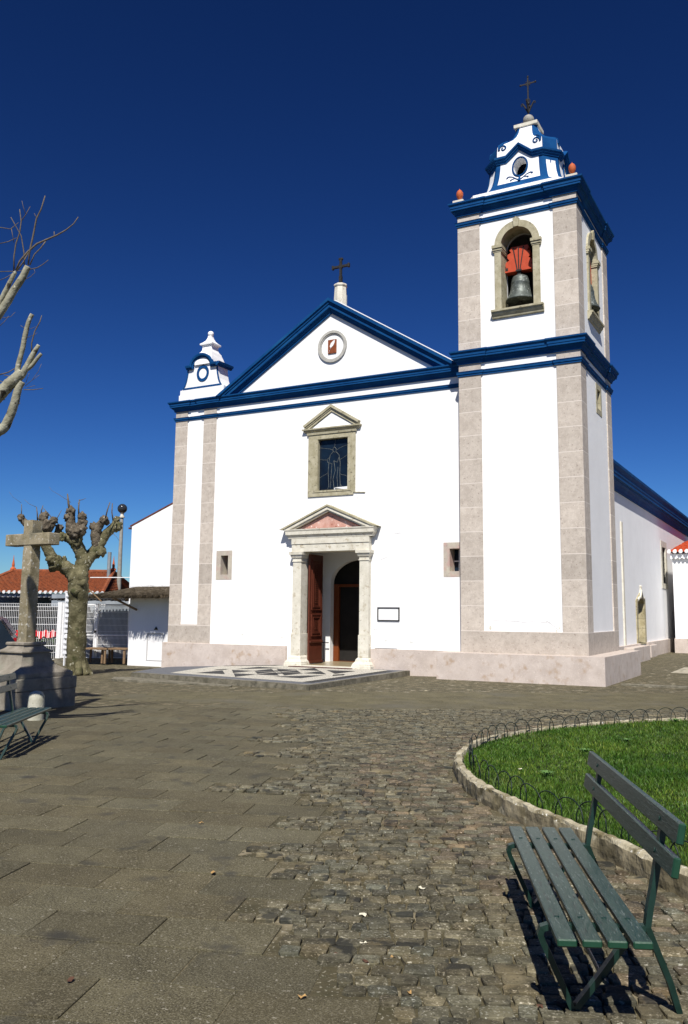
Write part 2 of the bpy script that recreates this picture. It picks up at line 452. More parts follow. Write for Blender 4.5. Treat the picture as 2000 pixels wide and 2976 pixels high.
csub(MB().prism(q, [], mXZ, -.046, -.036), 'white_quill', PLASTER, med)

# --- cross on the gable
mb = MB()
mb.lathe([(.02, -.5), (.205, -.5), (.20, .12), (.185, .40), (.175, .50)], (-9.456, .47, 10.70), 8)
mb.lathe([(.02, 0), (.19, 0), (.205, .03), (.205, .06), (.17, .09), (.02, .10)], (-9.456, .47, 11.20), 8)
gc = cpart(mb, 'gable_cross', CREAM)
mb = MB()
def trefoil_cross(mb, cx, cy, z0, H, W, zarm, t=.035, rot=0):
    def bx(x0, x1, za, zb, ty=t):
        mb.box(cx+x0, cx+x1, cy-ty, cy+ty, za, zb, .006)
    bx(-t, t, z0, z0+H)
    bx(-W/2, -t*1.02, zarm-t, zarm+t, t*.97); bx(t*1.02, W/2, zarm-t, zarm+t, t*.97)
    for sx in (-1, 1): mb.box(cx+sx*W/2-.03, cx+sx*W/2+.03, cy-t*1.1, cy+t*1.1, zarm-t*1.9, zarm+t*1.9, .01)
    mb.box(cx-t*1.9, cx+t*1.9, cy-t*1.1, cy+t*1.1, z0+H-.05, z0+H+.02, .01)
    mb.box(cx-t*1.6, cx+t*1.6, cy-t*1.15, cy+t*1.15, zarm-t*1.7, zarm+t*1.7, .01)
trefoil_cross(mb, -9.456, .47, 11.29, .81, .54, 11.85)
mb.box(-9.50, -9.41, .43, .51, 11.29, 11.55)
csub(mb, 'iron_cross', IRON, gc)
csub(MB().tube([(-9.26, .5, 10.6), (-9.26, .5, 10.93)], .012), 'lightning_rod', STEEL, gc)

# --- pinnacle on the left corner
PX, PZ = -14.12, 8.163
mb = MB()
mb.box(-15.01, -13.245, -.07, .50, 8.166, 8.385, .004)
mb.box(-14.975, -13.27, -.055, .49, 8.385, 8.545, .004)
side = [(.80, 8.545), (.765, 8.58), (.70, 8.68), (.655, 8.80), (.62, 8.95), (.60, 9.08), (.595, 9.20)]
top = [(.36*math.cos(a), 9.29+.345*math.sin(a)) for a in [math.pi*i/16 for i in range(17)]]
out = [(PX+x, z) for x, z in side]+[(PX+.595, 9.285)]+[(PX+x, z) for x, z in top]+[(PX-.595, 9.285)]+[(PX-x, z) for x, z in reversed(side)]
mb.prism(out, [], mXZ, -.04, .47)
pin = cpart(mb, 'corner_pinnacle', PLASTER)
# blue edging on its front, round and under
mb = MB()
edge = [(PX-x, z) for x, z in side]; inner = [(PX-x+.055, z) for x, z in side]
for sgn in (1, -1):
    e = [(PX+sgn*x, z) for x, z in side]; i_ = [(PX+sgn*(x-.05), max(z, 8.60)) for x, z in side]
    mb.prism(e+i_[::-1], [], mXZ, -.055, -.03)
mb.prism([(PX-.745, 8.547), (PX+.745, 8.547), (PX+.745, 8.61), (PX-.745, 8.61)], [], mXZ, -.0565, -.03)
csub(mb, 'blue_edging', BLUE, pin)
mb = MB()
arcp = [(PX+.60, 9.185), (PX+.33, 9.185)]+[(PX+.33*math.cos(a), 9.22+.31*math.sin(a)) for a in [math.pi*i/14 for i in range(1, 14)]]+[(PX-.33, 9.185), (PX-.60, 9.185)]
arcp2 = [(PX+.60, .47), (PX+.60, -.04), (PX+.33, -.04)]
mb.mitre(arcp[::-1], [(0, .0), (0, -.07), (.04, -.08), (.05, -.12), (.10, -.135), (.12, -.135), (.12, .0)], lambda p, b_: (p[0], b_-.04, p[1]))
csub(mb, 'arched_cornice', BLUE, pin)
# side return of the cornice on the right
mb = MB()
mb.prism([(0, 0), (.07, 0), (.08, .04), (.12, .05), (.135, .12), (0, .12)], [], lambda p, d: (PX+.597+p[0], d, 9.186+p[1]), -.165, .60)
csub(mb, 'side_cornice', BLUE, pin)
mb = MB(); o_, i_ = ring(PX+.02, 9.02, .155, .235, 40, 1.12); mb.prism(o_, [i_], mXZ, -.062, -.03); csub(mb, 'blue_ring', BLUE, pin)
mb = MB()
def sq_stack(mb, cx, cy, prof):
    rows = [[(cx-w_, cy-w_, z), (cx+w_, cy-w_, z), (cx+w_, cy+w_, z), (cx-w_, cy+w_, z)] for w_, z in prof]
    vr = mb.grid(rows, closed=True); mb.face(vr[0][::-1]); mb.face(vr[-1])
# roof hump behind the arch
sq_stack(mb, PX+.06, .24, [(.34, 9.3), (.34, 9.42), (.30, 9.56), (.26, 9.66), (.255, 9.70), (.205, 9.76), (.18, 9.82), (.175, 9.93), (.20, 9.94), (.20, 9.965), (.235, 9.975), (.24, 10.0), (.24, 10.02), (.17, 10.07), (.11, 10.14), (.075, 10.22), (.06, 10.29), (.06, 10.31)])
mb.sphere((PX+.06, .24, 10.375), .095, 20)
csub(mb, 'pinnacle_top', PLASTER, pin, smooth=True)

# --- small stone-framed windows
def small_window(x0, x1, z0, z1, ix0, ix1, iz0, iz1, bars):
    mb = MB(); mb.prism(rect(x0, x1, z0, z1), [rect(ix0, ix1, iz0, iz1)], mXZ, -.006, .34)
    wn = cpart(mb, 'window', mat('mottled_window_stone', (.40, .34, .30), (.50, .46, .37), 4, .75, .002, 40, spots=[(3, .5, .62, (.47, .33, .29)), (30, .62, .7, (.3, .25, .2))]))
    csub(MB().box(ix0, ix1, .36, .38, iz0, iz1), 'pane', GLASS, wn)
    if bars:
        m_ = MB(); zc_ = iz0+(iz1-iz0)*.47; xc = ix0+(ix1-ix0)*.55
        m_.box(ix0, ix1, .30, .325, zc_-.015, zc_+.015); m_.box(xc-.012, xc+.012, .298, .327, iz0, iz1)
        csub(m_, 'white_glazing_bar', WHITEM, wn)
    return wn
small_window(-13.38, -12.80, 2.535, 3.405, -13.217, -12.945, 2.69, 3.262, False)
small_window(-6.01, -5.43, 2.535, 3.43, -5.84, -5.565, 2.68, 3.27, True)

# --- large window with pediment over the portal
mb = MB()
mb.prism([(-10.18, 4.865), (-8.70, 4.865), (-8.70, 4.935), (-8.645, 4.935), (-8.645, 6.73), (-10.18, 6.73)], [rect(-9.855, -8.885, 5.03, 6.51)], mXZ, -.035, .30)
big = cpart(mb, 'window', OCHRE)
mb = MB(); mb.prism(rect(-10.02, -8.77, 4.98, 6.60), [rect(-9.865, -8.875, 5.02, 6.52)], mXZ, -.05, -.034); csub(mb, 'inner_moulding', OCHRE, big)
WPED = [(0, 0), (.03, 0), (.04, .04), (.09, .06), (.10, .10), (.15, .11), (.155, .155), (0, .155)]
mb = MB()
mb.mitre([(-8.60, -.02), (-10.22, -.02)], [(a, 6.66+b_) for a, b_ in [(0, 0), (.04, 0), (.05, .06), (0, .06)]], mXY)
mb.mitre([(-8.555, .1), (-8.555, -.02), (-10.265, -.02), (-10.265, .1)], [(a*.65, 6.725+b_*.75) for a, b_ in WPED], mXY)
csub(mb, 'pediment_cornice', OCHRE, big)
mb = MB()
def rake(mb, xl, xa, xr, z0, za, th, y0, steps):
    """raking moulding: steps list of (perp0, perp1, yfront)"""
    for p0, p1, yf in steps:
        mb.mitre([(xl, z0), (xa, za), (xr, z0)], [(p0, yf), (p1, yf), (p1, y0), (p0, y0)], lambda p, b_: (p[0], b_, p[1]))
rake(mb, -10.24, -9.41, -8.58, 6.80, 7.30, .2, .02, [(.0, .06, -.065), (.06, .10, -.09), (.10, .17, -.12)])
bmesh.ops.bisect_plane(mb.b, geom=mb.b.verts[:]+mb.b.edges[:]+mb.b.faces[:], plane_co=(0, 0, 6.835), plane_no=(0, 0, -1), clear_outer=True)
csub(mb, 'pediment_rake', OCHRE, big)
csub(MB().prism([(-10.1, 6.83), (-8.72, 6.83), (-9.41, 7.29)], [], mXZ, -.03, .01), 'tympanum', PLASTER, big)
csub(MB().box(-9.87, -8.87, .075, .09, 5.0, 6.53), 'pane', GLASS, big)
# leaded figure of a robed person etched on the glass, with irregular lead lines
mb = MB()
def lead(pts, r=.0048): mb.tube([(x, .073, z) for x, z in pts], r, 5)
fx = -9.37
head = [(fx+.055*math.cos(a), 6.20+.07*math.sin(a)) for a in [2*math.pi*i/12 for i in range(13)]]
lead(head); lead([(fx-.05, 6.14), (fx-.14, 6.05), (fx-.18, 5.85), (fx-.20, 5.55), (fx-.17, 5.12)])
lead([(fx+.05, 6.14), (fx+.15, 6.04), (fx+.19, 5.8), (fx+.18, 5.5), (fx+.20, 5.1)])
lead([(fx-.14, 6.0), (fx-.24, 5.93), (fx-.22, 5.84), (fx-.08, 5.80)]); lead([(fx+.15, 5.98), (fx+.10, 5.83), (fx-.02, 5.88)])
lead([(fx-.02, 5.88), (fx+.03, 5.6), (fx-.04, 5.35), (fx, 5.08)]); lead([(fx-.08, 5.8), (fx-.1, 5.5), (fx-.12, 5.1)], .004)
lead([(fx+.12, 5.7), (fx+.09, 5.4), (fx+.12, 5.1)], .004)
for a, b_ in (((-9.86, 5.42), (fx-.2, 5.55)), ((fx+.2, 5.5), (-8.88, 5.38)), ((-9.86, 5.95), (fx-.22, 5.9)), ((fx+.18, 5.9), (-8.88, 6.05)), ((fx, 6.27), (fx+.03, 6.52)), ((-9.6, 5.03), (fx-.17, 5.15)), ((fx+.19, 5.2), (-9.0, 5.05)), ((-9.86, 6.3), (fx-.05, 6.2)), ((fx+.05, 6.2), (-8.88, 6.33))):
    lead(wander(a, b_, 4, .012), .0035)
csub(mb, 'leaded_figure', LEAD, big)
mb = MB(); mb.box(-9.33, -9.0, .0, .07, 5.03, 5.085); csub(mb, 'missing_sill_patch', PLASTER, big)
csub(MB().prism([(-9.02, 5.03), (-8.885, 5.03), (-8.885, 5.10), (-9.3, 5.09)], [], mXZ, -.04, .05), 'broken_sill_edge', PLASTER, big)
csub(MB().box(-9.75, -9.33, .0, .07, 5.03, 5.06), 'dark_ledge', IRON, big)
csub(MB().prism([(-8.70, 4.92), (-8.33, 4.895), (-8.33, 4.912), (-8.70, 4.938)], [], mXZ, -.03, .01), 'sill_slate', OCHRE, big)

# --- portal
portal = cpart(MB().box(-10.60, -8.12, -.165, .40, 3.292, 3.50), 'portal', CREAM)
def column(x0, x1):
    m_ = MB()
    m_.box(x0, x1, -.15, .22, 1.0, 3.06, .006)
    m_.box(x0-.018, x1+.018, -.168, .238, .40, 1.0, .005)
    m_.box(x0+.05, x1-.05, -.172, .0, .985, .993)
    c = csub(m_, 'column', CREAM, portal)
    m_ = MB(); path = [(x1, .25), (x1, -.15), (x0, -.15), (x0, .25)]
    m_.mitre(path, [(a, 3.005+b_) for a, b_ in [(0, 0), (.02, .005), (.02, .03), (.005, .035), (.005, .11), (.03, .115), (.05, .16), (.055, .20), (.085, .205), (.09, .283), (0, .283)]], mXY)
    o = m_.build('capital', CREAM, portal)
    m_ = MB()
    m_.mitre(path, [(a, .05+b_) for a, b_ in [(0, 0), (.15, 0), (.15, .13), (.135, .14), (.135, .17), (.075, .24), (.06, .30), (.02, .345), (0, .35)]], mXY)
    m_.build('column_base', CREAM, portal)
column(-10.56, -10.285); column(-8.42, -8.14)
csub(MB().box(-10.605, -8.115, -.185, .30, 3.505, 3.66, .004), 'frieze', CREAM, portal)
mb = MB()
for k in range(5):
    x = -10.28+k*.44
    mb = MB()
    for j in range(3): mb.box(x+j*.035, x+j*.035+.018, -.172, -.16, 3.405, 3.420)
    csub(mb, 'guttae', OCHRE, portal)
mb = MB(); mb.mitre([(-8.03, .1), (-8.03, -.17), (-10.69, -.17), (-10.69, .1)], [(a*.55, 3.665+b_) for a, b_ in [(0, 0), (.03, 0), (.05, .05), (.10, .09), (.11, .10), (.15, .11), (.155, .20), (.19, .235), (.195, .262), (0, .262)]], mXY)
csub(mb, 'entablature_cornice', CREAM, portal)
mb = MB()
rake(mb, -10.78, -9.40, -8.02, 3.82, 4.40, .2, .02, [(.0, .045, -.215), (.045, .125, -.255)])
bmesh.ops.bisect_plane(mb.b, geom=mb.b.verts[:]+mb.b.edges[:]+mb.b.faces[:], plane_co=(0, 0, 3.93), plane_no=(0, 0, -1), clear_outer=True)
csub(mb, 'portal_pediment', CREAM, portal)
mb = MB()
rake(mb, -10.93, -9.40, -7.87, 3.80, 4.445, .2, .02, [(.09, .135, -.285)])
bmesh.ops.bisect_plane(mb.b, geom=mb.b.verts[:]+mb.b.edges[:]+mb.b.faces[:], plane_co=(0, 0, 3.93), plane_no=(0, 0, -1), clear_outer=True)
csub(mb, 'pediment_coping', OCHRE, portal)
csub(MB().prism([(-10.45, 3.92), (-8.35, 3.92), (-9.40, 4.38)], [], mXZ, -.12, .01), 'marble_tympanum', MARBLE, portal)
csub(MB().box(-10.30, -8.40, -.42, .30, .02, .135, .004), 'doorstep', CREAM, portal)

# --- open door leaf, vestibule, inner doorway
mb = MB(); lx = -10.155
mb.box(lx-.05, lx, .12, .86, .16, 3.24, .004)
leaf = cpart(mb, 'door_leaf', DOOR)
mb = MB()
def panel(y0, y1, z0, z1):
    mb = MB()
    for k, (ins, h) in enumerate(((0, .030), (.045, .016), (.075, .034), (.12, .018))):
        mb.prism(rect(y0+ins, y1-ins, z0+ins, z1-ins), [rect(y0+ins+.03, y1-ins-.03, z0+ins+.03, z1-ins-.03)], mYZ, lx-.002, lx+h)
    n = int((z1-z0-.34)/.055)
    for i in range(n): mb.box(lx, lx+.028, y0+.19, y1-.19, z0+.19+i*.055, z0+.215+i*.055, .004)
    csub(mb, 'door_panel', DOOR, leaf)
panel(.22, .76, 1.66, 3.10); panel(.22, .76, .92, 1.54)
csub(MB().box(lx-.002, lx+.035, .14, .84, .74, .80, .006), 'door_rail', DOOR, leaf); csub(MB().box(lx-.002, lx+.04, .13, .86, .17, .24, .006), 'door_rail', DOOR, leaf)
mb = MB()
mb.prism(rect(-11.6, -7.2, .1, 3.9), [arch(-9.40, .97, .1, 2.46, .70, 20)], mXZ, 1.7, 1.9)
mb.box(-11.7, -11.6, .5, 1.72, 0, 3.9); mb.box(-7.25, -7.15, .5, 1.72, 0, 3.9); mb.box(-11.7, -7.1, .5, 1.9, 3.9, 4.0)
vest = cpart(mb, 'vestibule', PLASTER)
csub(MB().box(-11.6, -7.2, -.02, 4.0, .02, .143), 'vestibule_floor', TILEFLOOR, vest)
mb = MB()
mb.prism(rect(-10.40, -8.40, .15, 2.44), [rect(-10.20, -8.60, .16, 2.36)], mXZ, 1.92, 2.0)
csub(mb, 'inner_door_frame', WOODFR, vest)
csub(MB().box(-11.5, -7.3, 2.02, 2.06, 0, 3.85), 'interior_shade_sheet', DARKIN, vest)  # dark sheet standing in for the shade of the room beyond
mb = MB(); mb.tube([(-10.33, 1.55, .70), (-10.8, 1.55, .70), (-10.8, 1.3, .145)], .014, 6); mb.tube([(-10.52, 1.55, .70), (-10.50, 1.55, .2), (-10.55, 1.3, .145)], .012, 6)
csub(mb, 'iron_handrail', IRON, vest)

# --- framed blank plaque to the right of the door
mb = MB(); mb.prism(rect(-7.93, -7.275, 1.377, 1.743), [rect(-7.90, -7.305, 1.407, 1.713)], mXZ, -.028, .01)
plq = cpart(mb, 'notice_plaque', IRON)
csub(MB().box(-7.90, -7.305, -.012, .01, 1.407, 1.713), 'white_panel', PLASTER, plq)

# --- nave behind
mb = MB()
NX1 = -3.3
def hole_door(cy, hw, z0, zs):   # pointed
    return [(cy-hw, z0), (cy+hw, z0), (cy+hw, zs), (cy+hw*.6, zs+.16), (cy, zs+.34), (cy-hw*.6, zs+.16), (cy-hw, zs)]
mb.prism(rect(.5, 34, -.3, 6.1), [[(p[0], p[1]) for p in hole_door(12.9, .72, .56, 2.05)], rect(18.7, 19.75, 2.95, 4.60)], mYZ, NX1-.7, NX1)
nave = cpart(mb, 'nave_wall', PLASTER)
mb = MB()
for seg_ in ((2.9, 12.15), (13.75, 34)): mb.box(NX1-.2, NX1+.10, seg_[0], seg_[1], -.5, .56, .008)
cpart(mb, 'nave_plinth', PLINTH)
mb = MB(); mb.box(NX1-.2, NX1+.42, 9.0, 12.15, -.5, .5, .01); cpart(mb, 'side_step_block', PLINTH); mb = MB(); mb.box(NX1-.2, NX1+.20, 13.75, 15.1, -.5, .44, .01); cpart(mb, 'side_step_block', PLINTH)
mb = MB(); mb.mitre([(NX1, 33.9), (NX1, .6)], [(a*1.45, 5.78+b_*2.6) for a, b_ in CORN], mXY)
cpart(mb, 'nave_cornice', BLUE)
cpart(MB().box(NX1-.12, NX1+.05, 9.5, 9.72, .56, 4.8), 'drain_strip', CREAM)
mb = MB(); mb.prism(hole_door(12.9, .98, .5, 2.12), [hole_door(12.9, .66, .56, 2.02)], mYZ, NX1-.5, NX1+.03)
gd = cpart(mb, 'side_door', mat('yellow_limestone', (.34, .29, .16), (.50, .44, .28), 4, .8, .003, 30, joints=(.36, 0, .012, (.2, .17, .1)), spots=[(12, .6, .7, (.2, .16, .1))]))
mb = MB(); mb.box(NX1-.01, NX1+.07, 12.86, 12.96, 2.40, 2.62); mb.sphere((NX1+.03, 12.9, 2.66), .055, 10)
mb.tube([(NX1+.03, 12.2, 2.14), (NX1+.05, 12.4, 2.24), (NX1+.05, 12.6, 2.22), (NX1+.04, 12.9, 2.5)], .05, 6)
mb.tube([(NX1+.03, 13.6, 2.14), (NX1+.05, 13.4, 2.24), (NX1+.05, 13.2, 2.22), (NX1+.04, 12.9, 2.5)], .05, 6)
csub(mb, 'ogee_finial', CREAM, gd)
csub(MB().box(NX1-.6, NX1-.55, 12.1, 13.7, .5, 2.5), 'shut_leaf', DOOR, gd)
mb = MB(); mb.prism(rect(18.35, 20.05, 2.75, 4.85), [rect(18.72, 19.72, 2.98, 4.58)], mYZ, NX1-.4, NX1+.02)
nw = cpart(mb, 'window', CREAM)
mb = MB()
for k in range(6): mb.tube([(NX1-.06, 18.72, 3.1+k*.27), (NX1-.06, 19.72, 3.1+k*.27)], .02, 5)
for k in range(3): mb.tube([(NX1-.04, 18.95+k*.27, 2.98), (NX1-.04, 18.95+k*.27, 4.58)], .018, 5)
csub(mb, 'iron_grille', IRON, nw)
csub(MB().box(NX1-.45, NX1-.42, 18.6, 19.8, 2.9, 4.7), 'pane', GLASS, nw)
def tile_roof(mb, p00, p10, p11, p01, pitch=.21, amp=.05, rows=24):
    """p00-p10 along the eave, p01-p11 along the ridge"""
    a, b_, c, d = [Vector(p) for p in (p00, p10, p11, p01)]
    n = ((b_-a).cross(d-a)).normalized()
    if n.z < 0: n = -n
    Lx = (b_-a).length; nx = max(int(Lx/pitch*6), 6)
    rws = []
    for j in range(rows+1):
        tj = j/rows
        row = []
        for i in range(nx+1):
            ti = i/nx; p = (a*(1-ti)+b_*ti)*(1-tj)+(d*(1-ti)+c*ti)*tj
            s_ = math.sin(2*math.pi*i/6)
            row.append(p+n*(amp*s_)+n*(.02*(1-(j % 1))))
        rws.append(row)
        if j < rows:
            t2 = tj+.96/rows
            row2 = []
            for i in range(nx+1):
                ti = i/nx; p = (a*(1-ti)+b_*ti)*(1-t2)+(d*(1-ti)+c*ti)*t2
                row2.append(p+n*(amp*math.sin(2*math.pi*i/6))-n*.022)
            rws.append(row2)
    mb.grid(rws)
mb = MB()
tile_roof(mb, (-3.15, .5, 6.52), (-3.15, 34, 6.52), (-9.45, 34, 10.2), (-9.45, .5, 10.2), .3, .03, 6)
tile_roof(mb, (-15.6, .5, 6.7), (-15.6, 34, 6.7), (-9.45, 34, 10.2), (-9.45, .5, 10.2), .3, .03, 6)
cpart(mb, 'nave_roof', TILE)
mb = MB(); mb.box(-15.3, -14.9, .5, 34, -.3, 6.6); mb.prism([(-15.3, -.3), (-3.3, -.3), (-3.3, 6.5), (-9.45, 10.1), (-15.3, 6.5)], [], mXZ, 33.7, 34)
cpart(mb, 'far_nave_wall', PLASTER)

# --- left lean-to aisle
mb = MB(); mb.prism([(-18.65, -.5), (-14.9, -.5), (-14.9, 5.99), (-18.65, 4.54)], [], mXZ, 2.0, 14)
ais = cpart(mb, 'side_aisle', PLASTER)
mb = MB(); mb.prism([(-18.72, 4.53), (-14.9, 6.01), (-14.9, 6.05), (-18.74, 4.575)], [], mXZ, 1.985, 14.05); mb.box(-18.86, -18.66, 2.05, 14, 4.46, 4.52)
csub(mb, 'aisle_roof', mat('dark_tile_edge', (.10,.03,.02), (.16,.05,.03)), ais)

# --- tower walls
AX, AHW, AZ0, AZS = -3.77, .425, 9.36, 11.10
BY = 1.30
mb = MB()
mb.prism(rect(TX0+.03, TX1-.03, -.4, 12.47), [arch(AX, AHW, AZ0, AZS)], mXZ, TY0+.03, TY0+.55)
mb.prism(rect(TX0+.03, TX1-.03, -.4, 12.47), [], mXZ, TY1-.55, TY1-.03)
mb.prism(rect(TY0+.55, TY1-.55, -.4, 12.47), [arch(BY, AHW, AZ0, AZS), rect(1.45, 1.85, 6.95, 7.5)], mYZ, TX1-.55, TX1-.03)
mb.prism(rect(TY0+.55, TY1-.55, -.4, 12.47), [], mYZ, TX0+.03, TX0+.55)
mb.box(TX0+.4, TX1-.4, TY0+.4, TY1-.4, 8.9, 9.1); mb.box(TX0+.3, TX1-.3, TY0+.3, TY1-.3, 12.3, 12.46)
tower = cpart(mb, 'bell_tower', PLASTER)
mb = MB()
SPW = .56
for (x0, x1) in ((TX0, TX0+.607), (TX1-.595, TX1)):
    for (y0, y1) in ((TY0, TY0+SPW), (TY1-SPW, TY1)):
        csub(MB().box(x0, x1, y0, y1, .62, 12.14), 'corner_pilaster', STONE, tower)
csub(MB().box(TX0+.607, TX1-.595, TY0+.0025, TY0+.3, .62, 1.171), 'stone_band', STONE, tower)
csub(MB().box(TX1-.3, TX1-.0025, TY0+SPW, TY1-SPW, .62, 1.171), 'stone_band', STONE, tower)
def tower_path(j=.03, i0=0):
    x0, x1, y0, y1 = TX0, TX1, TY0, TY1
    a, b_ = TX0+.63, TX1-.62
    c, d = TY0+SPW+.03, TY1-SPW-.03
    return [(x1, y0), (b_, y0), (b_, y0+j), (a, y0+j), (a, y0), (x0, y0), (x0, c), (x0+j, c), (x0+j, d), (x0, d), (x0, y1), (a, y1), (a, y1-j), (b_, y1-j), (b_, y1), (x1, y1), (x1, d), (x1-j, d), (x1-j, c), (x1, c)]
def tring(prof): return MB().mitre(tower_path(), prof, mXY, closed=True)
csub(tring(corn(8.03, .335, .205)), 'tower_cornice', BLUE, tower)
csub(tring(corn(12.12, .345, .205)), 'tower_cornice', BLUE, tower)
csub(tring([(a, 7.712+b_) for a, b_ in BAND]), 'string_course', BLUE, tower)
csub(tring([(a, 11.826+b_) for a, b_ in BAND]), 'string_course', BLUE, tower)
# belfry openings
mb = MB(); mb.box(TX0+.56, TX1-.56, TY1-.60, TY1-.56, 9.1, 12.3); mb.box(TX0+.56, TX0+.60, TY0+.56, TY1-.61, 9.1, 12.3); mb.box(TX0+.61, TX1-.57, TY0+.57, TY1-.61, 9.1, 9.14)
csub(mb, 'belfry_shade_sheets', mat('belfry_shade_dark', (.025, .022, .019), (.05, .045, .04), 5, .95), tower)  # dark sheets over plaster walls and floor, painting in the belfry's shade
def belfry(mp, c, sgn, f):
    """mp maps (along, z) + depth"""
    m_ = MB()
    y0 = f-sgn*.05; y1 = f+sgn*.42
    outer = arch(c, .595, AZ0-.0, AZS, .60); inner = arch(c, AHW-.004, AZ0-.02, AZS, AHW-.004)
    outer[0] = (c-.595, AZ0-.01); outer[1] = (c+.595, AZ0-.01)
    ring_ = [(c-.595, AZ0-.01), (c-AHW+.004, AZ0-.01)]+[(x, z) for x, z in reversed(inner[2:])]+[(c+AHW-.004, AZ0-.01), (c+.595, AZ0-.01)]+outer[2:]
    m_.prism(ring_, [], mp, y0, y1)
    fr = csub(m_, 'belfry_arch', OCHRE, tower)
    m_ = MB()
    for sx in (-1, 1):
        x0, x1 = sorted((c+sx*(AHW-.03), c+sx*.635))
        for z0, z1, e in ((10.93, 10.97, 0), (10.97, 11.03, .02), (11.03, 11.11, .045)):
            m_.prism(rect(x0-e*.4, x1+e*.4, z0, z1+(.001 if z1 < 11.1 else 0)), [], mp, f-sgn*(.06+e), f+sgn*.40)
        csub(m_, 'impost', OCHRE, tower); m_ = MB()
    m_.prism([(c-.06, AZS+.42), (c+.06, AZS+.42), (c+.085, AZS+.64), (c+.03, AZS+.66), (c, AZS+.70), (c-.03, AZS+.66), (c-.085, AZS+.64)], [], mp, f-sgn*.085, f)
    csub(m_, 'keystone', OCHRE, tower)
    m_ = MB()
    prof = [(0, 9.13), (.05, 9.15), (.06, 9.19), (.11, 9.25), (.115, 9.29), (.15, 9.30), (.15, 9.35), (0, 9.36)]
    m_.prism([(x, z) for x, z in prof], [], lambda p, d: mp((d, p[1]), f-sgn*(p[0])), c-.68, c+.68)
    m_.prism(rect(c-AHW, c+AHW, 9.30, 9.362), [], mp, f-sgn*.003, f+sgn*.5)
    csub(m_, 'belfry_sill', OCHRE, tower)
belfry(mXZ, AX, 1, TY0+.03)
belfry(mYZ, BY, -1, TX1-.03)
mb = MB(); mb.prism(rect(1.33, 1.98, 6.82, 7.63), [rect(1.46, 1.84, 6.96, 7.49)], mYZ, TX1-.4, TX1-.02); csub(mb, 'stair_window', OCHRE, tower)
csub(MB().box(TX1-.5, TX1-.46, 1.4, 1.9, 6.9, 7.55), 'stair_window_pane', GLASS, tower)
crack(tower, wander((-4.55, 1.42), (-3.2, 1.40), 9, .012), TY0+.027, .004)
crack(tower, wander((-3.2, 1.44), (-2.93, 1.22), 5, .02), TY0+.027, .006)
for cx_, cz_, sx_ in ((-4.62, 1.25, .03), (-2.90, 1.27, .012), (-2.97, 1.19, .02)):
    m_ = MB(); o_, _ = ring(cx_, cz_, .01, sx_, 12, 1.9); m_.prism(o_, [], mXZ, TY0+.024, TY0+.031); csub(m_, 'plaster_patch', CREAM, tower)

# --- cupola
CX, CY = -3.90, 1.37
mbs = MB()
def octp(w_, hw, z): return [(CX+x, CY+y, z) for x, y in ((-hw, -w_), (hw, -w_), (w_, -hw), (w_, hw), (hw, w_), (-hw, w_), (-w_, hw), (-w_, -hw))]
vr = mbs.grid([octp(1.50, 1.14, 12.44), octp(1.50, 1.14, 12.80)], closed=True); mbs.face(vr[-1])
cup = csub(mbs, 'cupola', PLASTER, tower)
PROF = [(1.47, 1.09, 12.80), (1.33, .93, 12.86), (1.22, .83, 12.94), (1.13, .76, 13.05), (1.06, .71, 13.20), (1.01, .68, 13.38), (.98, .655, 13.60), (.96, .64, 13.85), (.95, .63, 14.20), (.94, .62, 14.34), (.88, .57, 14.43), (.74, .46, 14.53), (.58, .36, 14.66), (.45, .29, 14.80), (.36, .245, 14.95), (.31, .225, 15.08), (.30, .22, 15.15)]
pz = [p[2] for p in PROF]; pw = [p[0] for p in PROF]; ph = [p[1] for p in PROF]
def wat(z): return float(np.interp(z, pz, pw)), float(np.interp(z, pz, ph))
def cz_line(x): return 13.80+max(0, .30*(1-abs(x)/.36))
NZ, NU = 110, 56
zs = np.linspace(12.80, 15.15, NZ+1)
mb = MB()
for side_ in range(8):
    rot = (side_//2)*math.pi/2
    ca, sa = math.cos(rot), math.sin(rot)
    flat_ = side_ % 2 == 0
    rows = []
    for z in zs:
        w_, hw = wat(z); row = []
        for i in range(NU+1):
            u = -1+2*i/NU
            if flat_: x, y = u*hw, -w_
            else:
                t = (u+1)/2; x, y = hw+(w_-hw)*t, -w_+(w_-hw)*t
            row.append((CX+x*ca-y*sa, CY+x*sa+y*ca, z))
        rows.append(row)
    V = [[mb.v(p) for p in r] for r in rows]
    for j in range(NZ):
        z = (zs[j]+zs[j+1])/2; w_, hw = wat(z)
        for i in range(NU):
            u = -1+2*(i+.5)/NU
            if flat_:
                x = u*hw
                if ((x-.02)/.185)**2+((z-13.60)/.265)**2 < 1: continue
                if z < 14.0+max(0, .3*(1-abs(x)/.36)): white = abs(u) < .815 and z > 13.16
                else: white = (z < 14.36 and abs(u) < .99) or (z >= 14.36 and abs(u) < .80)
            else:
                L_ = (w_-hw)*1.414; x = u*L_/2
                if z < 13.9: white = abs(u) < .62 and 13.10 < z < 13.68-(.10 if abs(x) < .015 else 0) and z > 13.10+.25*(x/(L_/2))**2*0
                else: white = False
            mb.mi = 0 if white else 1
            mb.face([V[j][i], V[j][i+1], V[j+1][i+1], V[j+1][i]])
bmesh.ops.remove_doubles(mb.b, verts=mb.b.verts[:], dist=.0005)
csub(mb, 'cupola_dome', [PLASTER, BLUE], tower, smooth=True)
